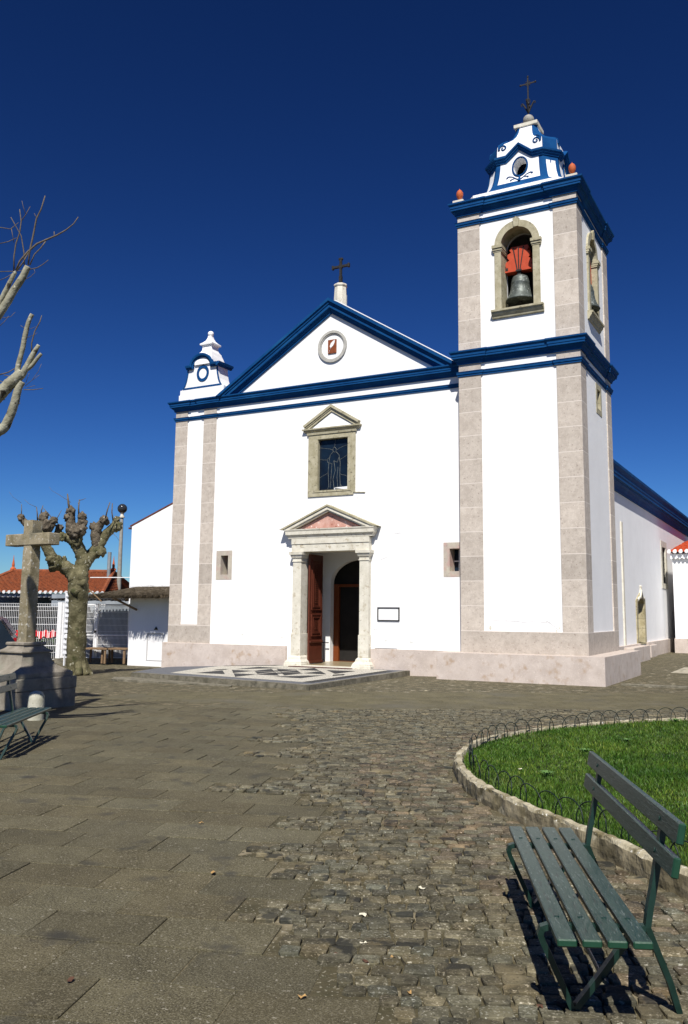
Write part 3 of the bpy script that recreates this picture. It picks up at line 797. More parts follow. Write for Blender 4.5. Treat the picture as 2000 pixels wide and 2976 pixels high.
# wavy cornice
mb = MB()
sec = [(0, 0), (.035, 0), (.045, .045), (.075, .06), (.085, .10), (.115, .115), (.125, .165), (.09, .19), (.0, .205)]
ringp = []
for side_ in range(4):
    rot = side_*math.pi/2; ca, sa = math.cos(rot), math.sin(rot)
    W_, H_ = .96, .635
    loc_ = [(-H_, -W_, 13.80, (-.414, -1)), (-.36, -W_, 13.80, (0, -1)), (0, -W_, 14.10, (0, -1)), (.36, -W_, 13.80, (0, -1)), (H_, -W_, 13.80, (.414, -1))]
    for x, y, z, n in loc_:
        ringp.append((CX+x*ca-y*sa, CY+x*sa+y*ca, z, n[0]*ca-n[1]*sa, n[0]*sa+n[1]*ca))
rows = [[(p[0]+p[3]*a, p[1]+p[4]*a, p[2]+b_) for a, b_ in sec] for p in ringp]
V = [[mb.v(p) for p in r] for r in rows]; n = len(V)
for i in range(n):
    for j in range(len(sec)-1): mb.face([V[i][j], V[i][j+1], V[(i+1) % n][j+1], V[(i+1) % n][j]])
csub(mb, 'wavy_cornice', BLUE, tower)
# scrolls, oval trims and painted sprigs on each flat face
mb = MB(); mo = MB()
for side_ in range(4):
    rot = side_*math.pi/2; ca, sa = math.cos(rot), math.sin(rot)
    def P(x, z, e=.012):
        w_, hw = wat(z); y = -w_-e; return (CX+x*ca-y*sa, CY+x*sa+y*ca, z)
    for sx in (-1, 1):
        pts = []
        for k in range(26):
            a = -.4+k*.33; r = .115*(1-k/30)
            pts.append(P(sx*(.46+r*math.cos(a)), 14.27+.9*r*math.sin(a), .006))
        mb = MB(); mb.tube(pts, [.026*(1-k/60) for k in range(26)], 6); csub(mb, 'painted_scroll', BLUE, tower, smooth=True); mb = MB()
        mb.tube([P(sx*.575, 14.24), P(sx*.585, 14.36), P(sx*.50, 14.46), P(sx*.40, 14.55)], .03, 6); csub(mb, 'painted_scroll', BLUE, tower, smooth=True)
    mb = MB()
    mb.tube([P(.02+.205*math.cos(a), 13.60+.285*math.sin(a)) for a in [2*math.pi*i/32 for i in range(33)]], .024, 6); csub(mb, 'oval_trim', BLUE, tower, smooth=True); mb = MB()
    for sx in (-1, 1):
        mb.tube([P(.02, 13.18), P(.02+sx*.09, 13.24), P(.02+sx*.20, 13.33), P(.02+sx*.30, 13.36), P(.02+sx*.36, 13.32)], [.018, .012, .010, .014, .026], 6)
        mb.tube([P(.02+sx*.12, 13.26), P(.02+sx*.20, 13.25), P(.02+sx*.25, 13.22)], [.008, .010, .024], 6)
    mb.tube([P(.02, 13.14), P(.02, 13.33)], [.04, .02], 6); csub(mb, 'painted_sprig', BLUE, tower, smooth=True)
    mo = MB()
    # oval reveal
    for k in range(32):
        a0, a1 = 2*math.pi*k/32, 2*math.pi*(k+1)/32
        def Q(a, dep):
            z = 13.60+.262*math.sin(a); x = .02+.186*math.cos(a); w_, hw = wat(z); y = -w_+dep
            return (CX+x*ca-y*sa, CY+x*sa+y*ca, z)
        mo.face([mo.v(Q(a0, 0)), mo.v(Q(a1, 0)), mo.v(Q(a1, .34)), mo.v(Q(a0, .34))])
    csub(mo, 'oculus_reveal', PLASTER, tower)
mb = MB()
sq_stack(mb, CX, CY, [(.30, 15.15), (.335, 15.16), (.335, 15.25), (.10, 15.26), (.10, 15.30)])
mb.lathe([(.02, 0), (.13, 0), (.12, .05), (.075, .08), (.08, .10)], (CX, CY, 15.26), 20)
csub(mb, 'cupola_cap', CREAM, tower)
csub(MB().sphere((CX, CY, 15.50), .155, 24, .95), 'stone_ball', GREYSTONE, tower, smooth=True)
mb = MB()
mb.tube([(CX, CY, 15.62), (CX, CY, 16.86)], .016, 8)
for sx in (-1, 1):
    for ax in ((1, 0), (0, 1)):
        f = lambda r, z: (CX+sx*r*ax[0], CY+sx*r*ax[1], z)
        mb.tube([f(.01, 15.72), f(.07, 15.86), f(.13, 15.98), f(.17, 16.04), f(.205, 16.02), f(.20, 15.97), f(.165, 15.98)], [.018, .022, .025, .022, .018, .014, .01], 6)
        mb.tube([f(.0, 15.95), f(.05, 16.02), f(.05, 16.10), f(.0, 16.18)], .012, 6)
mb.sphere((CX, CY, 16.0), .045, 12)
mb.box(CX-.018, CX+.018, CY-.012, CY+.012, 16.1, 16.80)
mb.box(CX-.21, CX-.019, CY-.011, CY+.011, 16.60, 16.636); mb.box(CX+.019, CX+.21, CY-.011, CY+.011, 16.60, 16.636)
for x, z in ((-.22, 16.618), (.22, 16.618), (0, 16.83)): mb.sphere((CX+x, CY, z), .03, 8)
for x, z in ((-.05, 16.57), (.05, 16.57), (-.05, 16.67), (.05, 16.67)): mb.sphere((CX+x, CY, z), .02, 8)
csub(mb, 'iron_cross', IRON, tower)
# terracotta egg finials at the corners
for (fx_, fy_) in ((TX0+.06, TY0+.0), (TX1-.08, TY0+.0), (TX1-.08, TY1-.05), (TX0+.06, TY1-.05)):
    mb = MB(); mb.box(fx_-.15, fx_+.15, fy_-.13, fy_+.17, 12.44, 12.56, .004)
    b_ = csub(mb, 'finial_base', CREAM, tower)
    mb = MB(); mb.lathe([(.02, .0), (.05, .0), (.045, .03), (.03, .06), (.045, .09), (.078, .135), (.093, .20), (.088, .26), (.06, .315), (.025, .345), (.010, .36), (.008, .375)], (fx_, fy_+.02, 12.56), 18)
    csub(mb, 'egg_finial', TERRA, tower, smooth=True)

# --- bells: they hang in the openings, so they are things of their own
def make_bell(label):
    t = thing('church_bell', label, 'bell', (0, 0, 0))
    mb = MB()
    pr = [(.375, 0), (.385, .02), (.365, .06), (.315, .14), (.275, .24), (.25, .36), (.238, .46), (.242, .47), (.242, .50), (.23, .52), (.215, .60), (.19, .66), (.12, .70), (.06, .71), (.01, .71)]
    mb.lathe([(.34, .02)]+pr, (0, 0, 0), 32)
    mb.build('bell_body', BRONZE, t, smooth=True)
    mb = MB(); mb.box(-.05, .05, -.10, .10, .70, .80, .01); mb.tube([(0, 0, .75), (0, 0, -.03)], .02, 8); mb.sphere((0, 0, -.02), .055, 10); mb.build('clapper', IRON, t)
    mb = MB()
    h = [(-.43, .80), (.40, .80), (.41, .90), (.33, .93), (.36, 1.0), (.34, 1.08), (.26, 1.12), (.31, 1.19), (.31, 1.28), (.23, 1.33), (.27, 1.39), (.25, 1.47), (-.20, 1.47), (-.24, 1.39), (-.20, 1.33), (-.30, 1.28), (-.30, 1.19), (-.25, 1.12), (-.34, 1.08), (-.36, 1.0), (-.34, .93), (-.44, .92)]
    mb.prism(h, [], mXZ, -.12, .12)
    mb.build('headstock', YOKE, t)
    mb = MB()
    for x0, x1 in ((-.14, -.03), (.0, .0), (.14, .03)):
        mb.prism([(x1-.012, .78), (x1+.012, .78), (x0+.012, 1.45), (x0-.012, 1.45)], [], mXZ, -.135, -.118)
    mb.box(-.08, .08, -.14, -.115, .79, .83); mb.box(-.36, -.29, -.13, -.115, .85, .92)
    mb.build('iron_straps', IRON, t)
    return t
bell = make_bell('green-grey bronze bell under a red wooden headstock in the front arch of the tower')
bell.location = (-3.82, .02, 9.66)
bell2 = copy_tree(bell)
bell2['label'] = 'bronze bell half seen through the narrow side arch of the tower'
for b_ in (bell, bell2): b_['group'] = 'bells of the church tower'
bell2.location = (-2.47, 1.42, 9.66); bell2.rotation_euler = (0, 0, R(90))

# --- doormat
tag(MB().box(-10.4, -8.45, -.56, -.44, .10, .125, .003).build('doormat', MATRED), 'thin dark red mat lying along the edge of the church doorstep', 'mat')

# ================================================================== GROUND AND PAVING
GROUND = mat('gritty_earth', (.050, .044, .022), (.105, .088, .050), 3, .95, .01, 30, spots=[(7, .55, .68, (.20, .17, .11)), (22, .6, .7, (.06, .055, .03)), (60, .6, .68, (.26, .24, .18))])
SLAB = mat('worn_concrete_slab', (.060, .052, .028), (.100, .088, .050), 3.5, .92, .004, 120, tint=True,
           spots=[(1.3, .52, .75, (.096, .086, .052)), (110, .50, .62, (.150, .135, .088)), (150, .56, .66, (.026, .021, .013)), (48, .645, .70, (.24, .22, .17)), (4, .60, .75, (.045, .042, .032))])
COBBLE = mat('worn_grey_cobble', (.046, .041, .025), (.130, .118, .078), 11, .85, .006, 60, tint=True,
             spots=[(5, .52, .72, (.090, .075, .040)), (90, .58, .66, (.20, .18, .135)), (44, .635, .69, (.30, .28, .225)), (2.2, .60, .70, (.17, .145, .09)), (7, .60, .66, (.035, .034, .026)), (55, .62, .7, (.028, .026, .018))])
PAVER = mat('smooth_worn_paver', (.075, .065, .034), (.115, .101, .056), 2, .9, .003, 90, tint=True, spots=[(70, .60, .68, (.20, .18, .14)), (.8, .5, .8, (.10, .093, .072))])
def quadsheet(name, m_, x0, x1, y0, y1, nx, ny, dz, tint=None):
    V = []; F = []
    for j in range(ny+1):
        for i in range(nx+1):
            x = x0+(x1-x0)*i/nx; y = y0+(y1-y0)*j/ny
            V.append((x, y, gz(x, y)+dz))
    for j in range(ny):
        for i in range(nx):
            a = j*(nx+1)+i; F.append((a, a+1, a+nx+2, a+nx+1))
    me = bpy.data.meshes.new(name); me.from_pydata(V, [], F); me.materials.append(m_)
    o = bpy.data.objects.new(name, me); COL.objects.link(o); return o
# one sheet that reaches the horizon: a fine patch near the square is part of the same mesh
xs = [-2500, -900, -300, -120, -60, -40]+list(np.linspace(-30, 12, 85))+[20, 40, 80, 200, 600, 2500]
ys = [-600, -150, -60, -30]+list(np.linspace(-22, 8, 61))+[12, 20, 35, 60, 120, 300, 900, 3500]
V = [(x, y, gz(x, y)-.0135) for y in ys for x in xs]
nx = len(xs)
F = [(j*nx+i, j*nx+i+1, (j+1)*nx+i+1, (j+1)*nx+i) for j in range(len(ys)-1) for i in range(nx-1)]
me = bpy.data.meshes.new('ground'); me.from_pydata(V, [], F); me.materials.append(GROUND)
ground = struct(bpy.data.objects.new('ground', me)); COL.objects.link(ground)

# lawn outline
LAWN = [(1.95, -15.70), (1.621, -15.384), (1.129, -14.89), (.73, -14.55), (.355, -14.21), (-.02, -13.82), (-.36, -13.38), (-.68, -12.80), (-.92, -12.17), (-1.03, -11.60), (-1.06, -11.05), (-.99, -10.5), (-.82, -9.92), (-.58, -9.35), (-.22, -8.70), (.22, -8.12), (.80, -7.42), (1.5, -6.75), (2.6, -6.1), (4.5, -5.6), (7.5, -6.2), (9, -9), (8.5, -13), (6, -16), (3.8, -16.8), (2.6, -16.3)]
def spline(P, k=6, closed=True):
    out = []; n = len(P)
    for i in range(n if closed else n-1):
        p0, p1, p2, p3 = [P[(i+d) % n] if closed else P[min(max(i+d, 0), n-1)] for d in (-1, 0, 1, 2)]
        for j in range(k):
            t = j/k
            out.append(tuple(.5*((2*p1[a])+(-p0[a]+p2[a])*t+(2*p0[a]-5*p1[a]+4*p2[a]-p3[a])*t*t+(-p0[a]+3*p1[a]-3*p2[a]+p3[a])*t**3) for a in range(len(p1))))
    if not closed: out.append(tuple(P[-1]))
    return out
LS = spline(LAWN, 8)
def inside(poly, x, y):
    c = False; n = len(poly); j = n-1
    for i in range(n):
        xi, yi = poly[i]; xj, yj = poly[j]
        if (yi > y) != (yj > y) and x < (xj-xi)*(y-yi)/(yj-yi)+xi: c = not c
        j = i
    return c
LSa = np.array(LS)
def lawn_dist(x, y): return float(np.min(np.hypot(LSa[:, 0]-x, LSa[:, 1]-y)))

PLAT = [(-6.90, -5.24), (-6.93, -.10), (-14.7, -.10), (-12.45, -4.50)]
def stones(name, m_, items, h0=.0, kind='structure'):
    """items: (outline pts CCW list of (x,y), top z, bevel, dome, tint rgb)"""
    V = []; F = []; T = []
    for out, zt, bev, dome, col in items:
        n = len(out); k = len(V)
        cx = sum(p[0] for p in out)/n; cy = sum(p[1] for p in out)/n
        for p in out: V.append((p[0], p[1], zt-.05))
        for p in out: V.append((p[0], p[1], zt-bev*.8))
        ins = []
        for p in out:
            d = math.hypot(p[0]-cx, p[1]-cy); f = max(1-bev/d, .3); V.append((cx+(p[0]-cx)*f, cy+(p[1]-cy)*f, zt-dome*.35+random.uniform(-1, 1)*dome*.3))
        for i in range(n):
            j = (i+1) % n
            F.append((k+i, k+j, k+n+j, k+n+i)); F.append((k+n+i, k+n+j, k+2*n+j, k+2*n+i))
        if dome:
            V.append((cx, cy, zt+dome*.3))
            for i in range(n): F.append((k+2*n+i, k+2*n+(i+1) % n, k+3*n))
            cnt = 3*n+1
        else:
            F.append(tuple(k+2*n+i for i in range(n))); cnt = 3*n
        T += [(*col, 1)]*cnt
    me = bpy.data.meshes.new(name); me.from_pydata(V, [], F); me.materials.append(m_)
    a = me.color_attributes.new('tint', 'FLOAT_COLOR', 'POINT'); a.data.foreach_set('color', np.array(T, dtype=np.float32).ravel())
    o = bpy.data.objects.new(name, me); COL.objects.link(o)
    if kind: struct(o, kind)
    return o
GA_ = R(18.3); gs = (math.cos(GA_), math.sin(GA_)); gt = (-gs[1], gs[0])
def st2xy(s, t): return (s*gs[0]+t*gt[0], s*gs[1]+t*gt[1])
def xy2st(x, y): return (x*gs[0]+y*gs[1], x*gt[0]+y*gt[1])
def bound(t): return -5.0-(t+16.8)*.25
# the smooth paver band along the church, turned about 31 degrees
BA = R(31); bs = (math.cos(BA), math.sin(BA)); bt = (-bs[1], bs[0])
def band_t(x, y): return (x+5.5)*bt[0]+(y+8.62)*bt[1]     # 0 at its near edge
BANDW = 3.0
S0, T0 = xy2st(-.433, -17.5)
items = []; slab_cells = set()
SL, SW = .605, .375
random.seed(3)
for r in range(-9, 40):
    t0 = T0+r*SW
    off = (r % 2)*.5*SL+(random.choice((0, .12)) if r % 5 == 0 else 0)
    bnd = bound(t0)+random.choice((0, .3, -.3, .15))
    for c in range(-40, 6):
        s0 = S0+c*SL+off-(S0*0)
        if s0+SL > bnd: 
            continue
        x, y = st2xy(s0+SL/2, t0+SW/2)
        if y < -19.6 or x < -15 or band_t(x, y) > 1.0+.5*math.sin(x): continue
        if inside(PLAT, x, y): continue
        g = .0036
        j = lambda: random.uniform(-.0035, .0035)
        q = [(s0+g+j(), t0+g+j()), (s0+SL-g+j(), t0+g+j()), (s0+SL-g+j(), t0+SW-g+j()), (s0+g+j(), t0+SW-g+j())]
        v_ = random.uniform(.82, 1.14); hue = random.uniform(-.02, .03)
        items.append(([st2xy(*p) for p in q], gz(x, y)+random.uniform(-.0035, .0035)-.007, .004, 0, (v_*(1+hue), v_, v_*(1-hue*1.4))))
        slab_cells.add((r, c))
    # remember right edge for the cobbles
stones('slab_pavement', SLAB, items)
# row end positions (so cobbles start exactly where slabs stop)
random.seed(3)
row_end = {}
for r in range(-9, 40):
    t0 = T0+r*SW
    off = (r % 2)*.5*SL+(random.choice((0, .12)) if r % 5 == 0 else 0)
    row_end[r] = max([S0+c*SL+off+SL for c in range(-40, 6) if (r, c) in slab_cells] or [-99])
def on_slab(x, y):
    s, t = xy2st(x, y); r = math.floor((t-T0)/SW)
    return r in row_end and s < row_end[r]+.02
# cobbles
random.seed(11)
items = []
CA = R(25); cs = (math.cos(CA), math.sin(CA)); ct = (-cs[1], cs[0])
t = -20.2
def wob(s, t_): return .10*math.sin(s*.9+t_*.35)+.05*math.sin(s*2.1+t_*.8)
while t < -1.5:
    hgt = random.uniform(.086, .114); s = -13+random.uniform(0, .1)
    while s < 10:
        wd = random.choice((.085, .10, .115, .13, .15))*random.uniform(.92, 1.08)
        sx, ty = s+wd/2, t+hgt/2
        x, y = sx*cs[0]+ty*ct[0], sx*cs[1]+ty*ct[1]+wob(sx, ty)
        s += wd
        if y < -19.9 or x > 6 or band_t(x, y) > .05: continue
        if on_slab(x-.07, y) or on_slab(x, y): continue
        if (inside(LS, x, y) or lawn_dist(x, y) < .06): continue
        g = .0045
        a, b_ = wd/2-g, hgt/2-g; cc = .013
        o8 = [(-a+cc, -b_), (a-cc, -b_), (a, -b_+cc), (a, b_-cc), (a-cc, b_), (-a+cc, b_), (-a, b_-cc), (-a, -b_+cc)]
        rr = random.uniform(-.09, .09); cr, sr = math.cos(CA+rr), math.sin(CA+rr)
        skew = random.uniform(-.12, .12)
        out = []
        for (u, v_) in o8:
            u += v_*skew+random.uniform(-.006, .006); v2 = v_+random.uniform(-.006, .006)
            out.append((x+u*cr-v2*sr, y+u*sr+v2*cr))
        sh = random.uniform(.6, 1.4); hue = random.gauss(0, .03)
        near = lawn_dist(x, y) < 1.0
        items.append((out, gz(x, y)+random.uniform(.001, .012), .006, .003, (sh*(1+hue+(.12 if near and random.random() < .4 else 0)), sh, sh*(1-hue*1.2-.03))))
    t += hgt
stones('cobble_pavement', COBBLE, items)
# paver band
random.seed(5)
items = []
t = .02; row = 0
while t < BANDW:
    for c in range(-60, 60):
        L_, W_ = .40, .27
        s0 = c*L_+(row % 2)*L_*.5; x = -5.5+(s0+L_/2)*bs[0]+(t+W_/2)*bt[0]; y = -8.62+(s0+L_/2)*bs[1]+(t+W_/2)*bt[1]
        if x > 9 or x < -9.5 or y > 6: continue
        if on_slab(x, y) or inside(PLAT, x, y) or (x > TX0-.6 and x < TX1+.5 and y > TY0-.55) or y > -.2 and x < -2: continue
        if inside(LS, x, y) or lawn_dist(x, y) < .15: continue
        g = .004; j = lambda: random.uniform(-.003, .003); out = []
        for u, v_ in ((g, g), (L_-g, g), (L_-g, W_-g), (g, W_-g)):
            u += s0+j(); v2 = v_+t+j(); out.append((-5.5+u*bs[0]+v2*bt[0], -8.62+u*bs[1]+v2*bt[1]))
        v_ = random.uniform(.93, 1.07); items.append((out, gz(x, y)+random.uniform(-.002, .001)-.010, .003, 0, (v_, v_, v_*.98)))
    t += .27; row += 1
stones('road', PAVER, items)
# rubbly cobbles between the road and the church
RUB = mat('pale_rubble_cobble', (.10, .092, .068), (.19, .175, .135), 9, .9, .008, 50, tint=True, spots=[(12, .57, .68, (.32, .29, .21)), (30, .6, .7, (.05, .048, .03))])
items = []
random.seed(21)
for i in range(5200):
    x = random.uniform(-9.5, 8); y = random.uniform(-6.5, 16)
    bt_ = band_t(x, y)
    if bt_ < BANDW-.02 or (y > -.1 and x < -1.6) or (y > -.95 and y < 3.9 and x < TX1+.5) or inside(PLAT, x, y) or on_slab(x, y): continue
    if y > 3.9 and x < -2.9: continue
    if x < -7.0 and y > -5.3: continue
    a, b_ = random.uniform(.05, .08), random.uniform(.04, .06); ph_ = random.uniform(-.4, .4)+BA
    out = [(x+a*math.cos(k*math.pi/3)*math.cos(ph_)-b_*math.sin(k*math.pi/3)*math.sin(ph_), y+a*math.cos(k*math.pi/3)*math.sin(ph_)+b_*math.sin(k*math.pi/3)*math.cos(ph_)) for k in range(6)]
    sh = random.uniform(.65, 1.35)
    items.append((out, gz(x, y)+random.uniform(-.022, -.004), .01, .006, (sh, sh*.98, sh*.92)))
stones('rubble_strip', RUB, items)
# low kerb line and pale worn patch to the right of the tower
mb = MB(); mb.box(-1.55, 9, -.30, -.12, -.2, .03, .01); struct(mb.build('road_kerb', KERB))
mb = MB(); mb.box(-1.2, 9, 5.0, 8.0, -.1, -.012); struct(mb.build('side_path', mat('pale_path', (.30, .27, .20), (.42, .38, .30), 2, .9)))

# --- entrance terrace with mosaic paving
mb = MB()
ptop = {0: .085, 1: .105, 2: -.075, 3: .085}
P4 = [Vector((PLAT[i][0], PLAT[i][1], ptop[i])) for i in range(4)]
PB = Vector((-11.0, -.10, .105))
def plat_z(x, y):
    # height of the terrace surface: level by the door, easing down to the far left
    if x > -11: return .105-.02*min(max((-y)/5.2, 0), 1)
    k = min((-11-x)/3.7, 1); s_ = 1-min(max(-y/4.6, 0), 1)
    return .105-.02*min(max((-y)/5.2, 0), 1)-.18*k*s_
NXp, NYp = 46, 22
def plat_pt(u, v_):
    # u 0..1 left->right, v 0..1 front->back
    L0 = Vector(PLAT[3]).lerp(Vector(PLAT[2]), v_); R0 = Vector(PLAT[0]).lerp(Vector(PLAT[1]), v_)
    p = L0.lerp(R0, u); return (p.x, p.y, plat_z(p.x, p.y))
rows = [[plat_pt(i/NXp, j/NYp) for i in range(NXp+1)] for j in range(NYp+1)]
mb.grid(rows)
mb.mi = 1
per = [rows[0][i] for i in range(NXp+1)]+[rows[j][NXp] for j in range(1, NYp+1)]
per = [rows[j][0] for j in range(NYp, 0, -1)]+per
low = [(p[0], p[1], -.3) for p in per]
vr = mb.grid([low, per])
mb.mi = 0
terr = struct(mb.build('entrance_terrace', [BSETT, KERB], normals=True))
def patch(mb, pts, dz, n=10):
    """pts: 4 corners in plan, draped over the terrace"""
    a, b_, c, d = [Vector(p) for p in pts]
    rr = []
    for j in range(n+1):
        r_ = []
        for i in range(n+1):
            p = a.lerp(b_, i/n).lerp(d.lerp(c, i/n), j/n); r_.append((p.x, p.y, plat_z(p.x, p.y)+dz))
        rr.append(r_)
    mb.grid(rr)
def pedge(mb):
    pass
# pale stone rim
mb = MB()
for q in ([(-6.90, -5.24), (-12.45, -4.50), (-12.36, -4.36), (-7.02, -5.08)], [(-6.90, -5.24), (-7.02, -5.08), (-7.05, -.11), (-6.93, -.11)]): patch(mb, q, .004, 24)
struct(mb.build('terrace_rim', KERB))
# light field, black bands and lozenges
mb = MB()
FX_0, FX_1, FY_0, FY_1 = -12.2, -7.75, -4.35, -.75
patch(mb, [(-11.6, -4.05), (-7.45, -4.62), (-7.45, -.28), (-12.9, -.28)], .004, 30)
struct(mb.build('mosaic_field', WSETT))
mb = MB()
patch(mb, [(-7.42, -4.62), (-7.18, -4.65), (-7.18, -.6), (-7.42, -.6)], .0045, 20)
patch(mb, [(-12.6, -.48), (-10.9, -.48), (-10.9, -.18), (-12.9, -.18)], .008, 20)
# lozenge field: long dark diamonds separated by thin white lines
cx0, cy0 = -9.5, -2.45
def dia(x, y, a, b_): patch(mb, [(x-a, y), (x, y-b_), (x+a, y), (x, y+b_)], .008, 6)
def tri(p0, p1, p2): patch(mb, [p0, p1, p2, ((p2[0]+p0[0])/2, (p2[1]+p0[1])/2)], .008, 6)
for i_, (x, y) in enumerate(((cx0-.75, cy0), (cx0+.75, cy0), (cx0, cy0-.95), (cx0, cy0+.95))):
    for sx, sy in ((1, 1), (-1, -1)):
        tri((x, y), (x+.66*sx, y), (x, y+.85*sy))
for sx, sy in ((1, 1), (-1, 1), (-1, -1), (1, -1)):
    tri((cx0+sx*1.5, cy0+sy*.28), (cx0+sx*1.5, cy0+sy*1.35), (cx0+sx*.7, cy0+sy*1.25))
    tri((cx0+sx*.1, cy0+sy*.1), (cx0+sx*.62, cy0+sy*.1), (cx0+sx*.1, cy0+sy*.75))
    dia(cx0+sx*1.75, cy0, .14, .32)
struct(mb.build('mosaic_pattern', BASALT))
# lower slab step on the left of the terrace
mb = MB(); mb.prism([(-8.95, -5.10), (-8.85, -5.30), (-12.35, -5.28), (-12.75, -4.75), (-12.4, -4.55)], [], mXY, -.3, -.012)
struct(mb.build('lower_step', KERB))

# --- lawn, kerb, grass, hoop edging
def offset_loop(P, d):
    n = len(P); o = []
    for i in range(n):
        t = Vector(P[(i+1) % n])-Vector(P[i-1]); t.normalize(); nn = Vector((-t.y, t.x)); o.append((P[i][0]+nn.x*d, P[i][1]+nn.y*d))
    return o
area = sum(LS[i][0]*LS[(i+1) % len(LS)][1]-LS[(i+1) % len(LS)][0]*LS[i][1] for i in range(len(LS)))
INW = 1 if area > 0 else -1
mb = MB()
secs = [(.0, -.1), (-.004, .06), (.006, .128), (.02, .150), (.055, .156), (.075, .150), (.085, .09)]
from mathutils import noise
FN = spline(LAWN, 26)
rows = []
for a, z in secs:
    L_ = offset_loop(FN, a*INW); r_ = []
    for i, p in enumerate(L_):
        nn = noise.noise(Vector((FN[i][0]*9, FN[i][1]*9, z*30)))*.016+noise.noise(Vector((FN[i][0]*3, FN[i][1]*3, z*5)))*.012
        hz = noise.noise(Vector((FN[i][0]*12, FN[i][1]*12, 4.)))*.012 if z > .12 else 0
        c = Vector(p)+(Vector(L_[i])-Vector(FN[i])).normalized()*0
        r_.append((p[0]+nn, p[1]+nn*.6, z+hz+(.5*gz(p[0], p[1]) if z > 0 else 0)))
    rows.append(r_)
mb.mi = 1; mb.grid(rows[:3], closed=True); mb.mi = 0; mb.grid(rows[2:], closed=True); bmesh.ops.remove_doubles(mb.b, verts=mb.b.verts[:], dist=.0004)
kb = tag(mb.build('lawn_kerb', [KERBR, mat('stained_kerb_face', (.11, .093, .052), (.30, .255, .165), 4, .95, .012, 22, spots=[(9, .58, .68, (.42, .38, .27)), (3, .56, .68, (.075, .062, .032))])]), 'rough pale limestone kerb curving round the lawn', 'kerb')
LIN = offset_loop(LS, .085*INW)
mb = MB(); mb.prism(LIN, [], mXY, .0, .115)
lawn_soil = struct(mb.build('lawn_soil', mat('dark_turf_soil', (.014, .024, .007), (.026, .040, .012), 6, .95)))
GR = mat('lawn_grass', (.024, .080, .006), (.060, .138, .014), 1.6, .55, spec=.25, spots=[(.8, .55, .72, (.055, .10, .022)), (9, .62, .7, (.012, .034, .006))], tint=True)
NB = 230000
px_ = rng.uniform(-1.1, 8.8, NB*3); py_ = rng.uniform(-16.6, -5.6, NB*3)
# density falls with distance from the camera: keep those near the view
dcam = np.hypot(px_-CAM[0], py_-CAM[1])
keep = rng.uniform(0, 1, NB*3) < np.clip(7.5/dcam, .3, 1)**1.3
keep &= (px_ < 1.0+(py_+16)*.55+2.2)
px_, py_ = px_[keep], py_[keep]
LI = np.array(offset_loop(LS, .10*INW))
def inside_np(poly, x, y):
    c = np.zeros(len(x), bool); n = len(poly); j = n-1
    for i in range(n):
        xi, yi = poly[i]; xj, yj = poly[j]
        if yi != yj: c ^= ((yi > y) != (yj > y)) & (x < (xj-xi)*(y-yi)/(yj-yi)+xi)
        j = i
    return c
k = inside_np(LI, px_, py_); px_, py_ = px_[k][:NB], py_[k][:NB]
nb = len(px_)
ang = rng.uniform(0, 2*np.pi, nb); ln = rng.uniform(.020, .046, nb)*(1+.3*np.sin(px_*3+1)*np.cos(py_*2.3)); tall = rng.uniform(0, 1, nb) < .01; ln[tall] *= 1.7
wd = rng.uniform(.0016, .0034, nb); dist = np.hypot(px_-CAM[0], py_-CAM[1]); wd *= np.clip(dist/6, 1, 1.6)
lean = rng.uniform(.1, .9, nb)*ln; la = rng.uniform(0, 2*np.pi, nb)
base = np.stack([px_, py_, np.full(nb, .112)], 1)
dx = np.stack([np.cos(ang)*wd, np.sin(ang)*wd, np.zeros(nb)], 1)
mid = base+np.stack([np.cos(la)*lean*.35, np.sin(la)*lean*.35, ln*.6], 1)
tip = base+np.stack([np.cos(la)*lean, np.sin(la)*lean, ln], 1)
Vg = np.stack([base-dx, base+dx, mid+dx*.8, mid-dx*.8, tip], 1).reshape(-1, 3)
me = bpy.data.meshes.new('grass'); me.vertices.add(nb*5); me.vertices.foreach_set('co', Vg.astype(np.float32).ravel())
i0 = np.arange(nb)[:, None]*5
lp = np.concatenate([i0+np.array([[0, 1, 2, 3]]), i0+np.array([[3, 2, 4]])], 1).ravel()
me.loops.add(len(lp)); me.loops.foreach_set('vertex_index', lp.astype(np.int32))
me.polygons.add(nb*2)
ls_ = np.stack([np.arange(nb)*7, np.arange(nb)*7+4], 1).ravel()
me.polygons.foreach_set('loop_start', ls_.astype(np.int32))
me.update(); me.validate()
ta = me.color_attributes.new('tint', 'FLOAT_COLOR', 'POINT')
v_ = rng.uniform(.6, 1.35, nb); yl = rng.uniform(0, 1, nb); dry = rng.uniform(0, 1, nb) < .05+.10*(np.sin(px_*2.1+py_*1.3)*np.sin(py_*1.9-px_*.7) > .35)
tc_ = np.stack([v_*(1+yl*.5+dry*1.6), v_*(1+dry*.6), v_*(1+dry*1.2), np.ones(nb)], 1)
ta.data.foreach_set('color', np.repeat(tc_, 5, 0).astype(np.float32).ravel())
me.materials.append(GR)
go = bpy.data.objects.new('grass', me); COL.objects.link(go)
go['kind'] = 'stuff'
# broad-leaved weeds in the lawn
for (u, v_) in ((1822, 2160), (1590, 2258), (1965, 2100), (1700, 2190)):
    p = on_z(u, v_, .12); mb = MB()
    for k in range(11):
        a = k*2.4; L_ = random.uniform(.05, .10); d = Vector((math.cos(a), math.sin(a), 0)); sd_ = Vector((-d.y, d.x, 0))*.012
        c = Vector((p[0], p[1], .12)); m1 = c+d*L_*.5+Vector((0, 0, .05)); t1 = c+d*L_+Vector((0, 0, .045))
        mb.face([mb.v(c), mb.v(m1-sd_), mb.v(t1), mb.v(m1+sd_)])
    tag(mb.build('lawn_weed', mat('pale_weed_leaf', (.07, .15, .03), (.10, .20, .05), 9, .6), normals=False), 'small broad-leaved weed growing among the lawn grass', 'weed', 'weeds in the lawn')
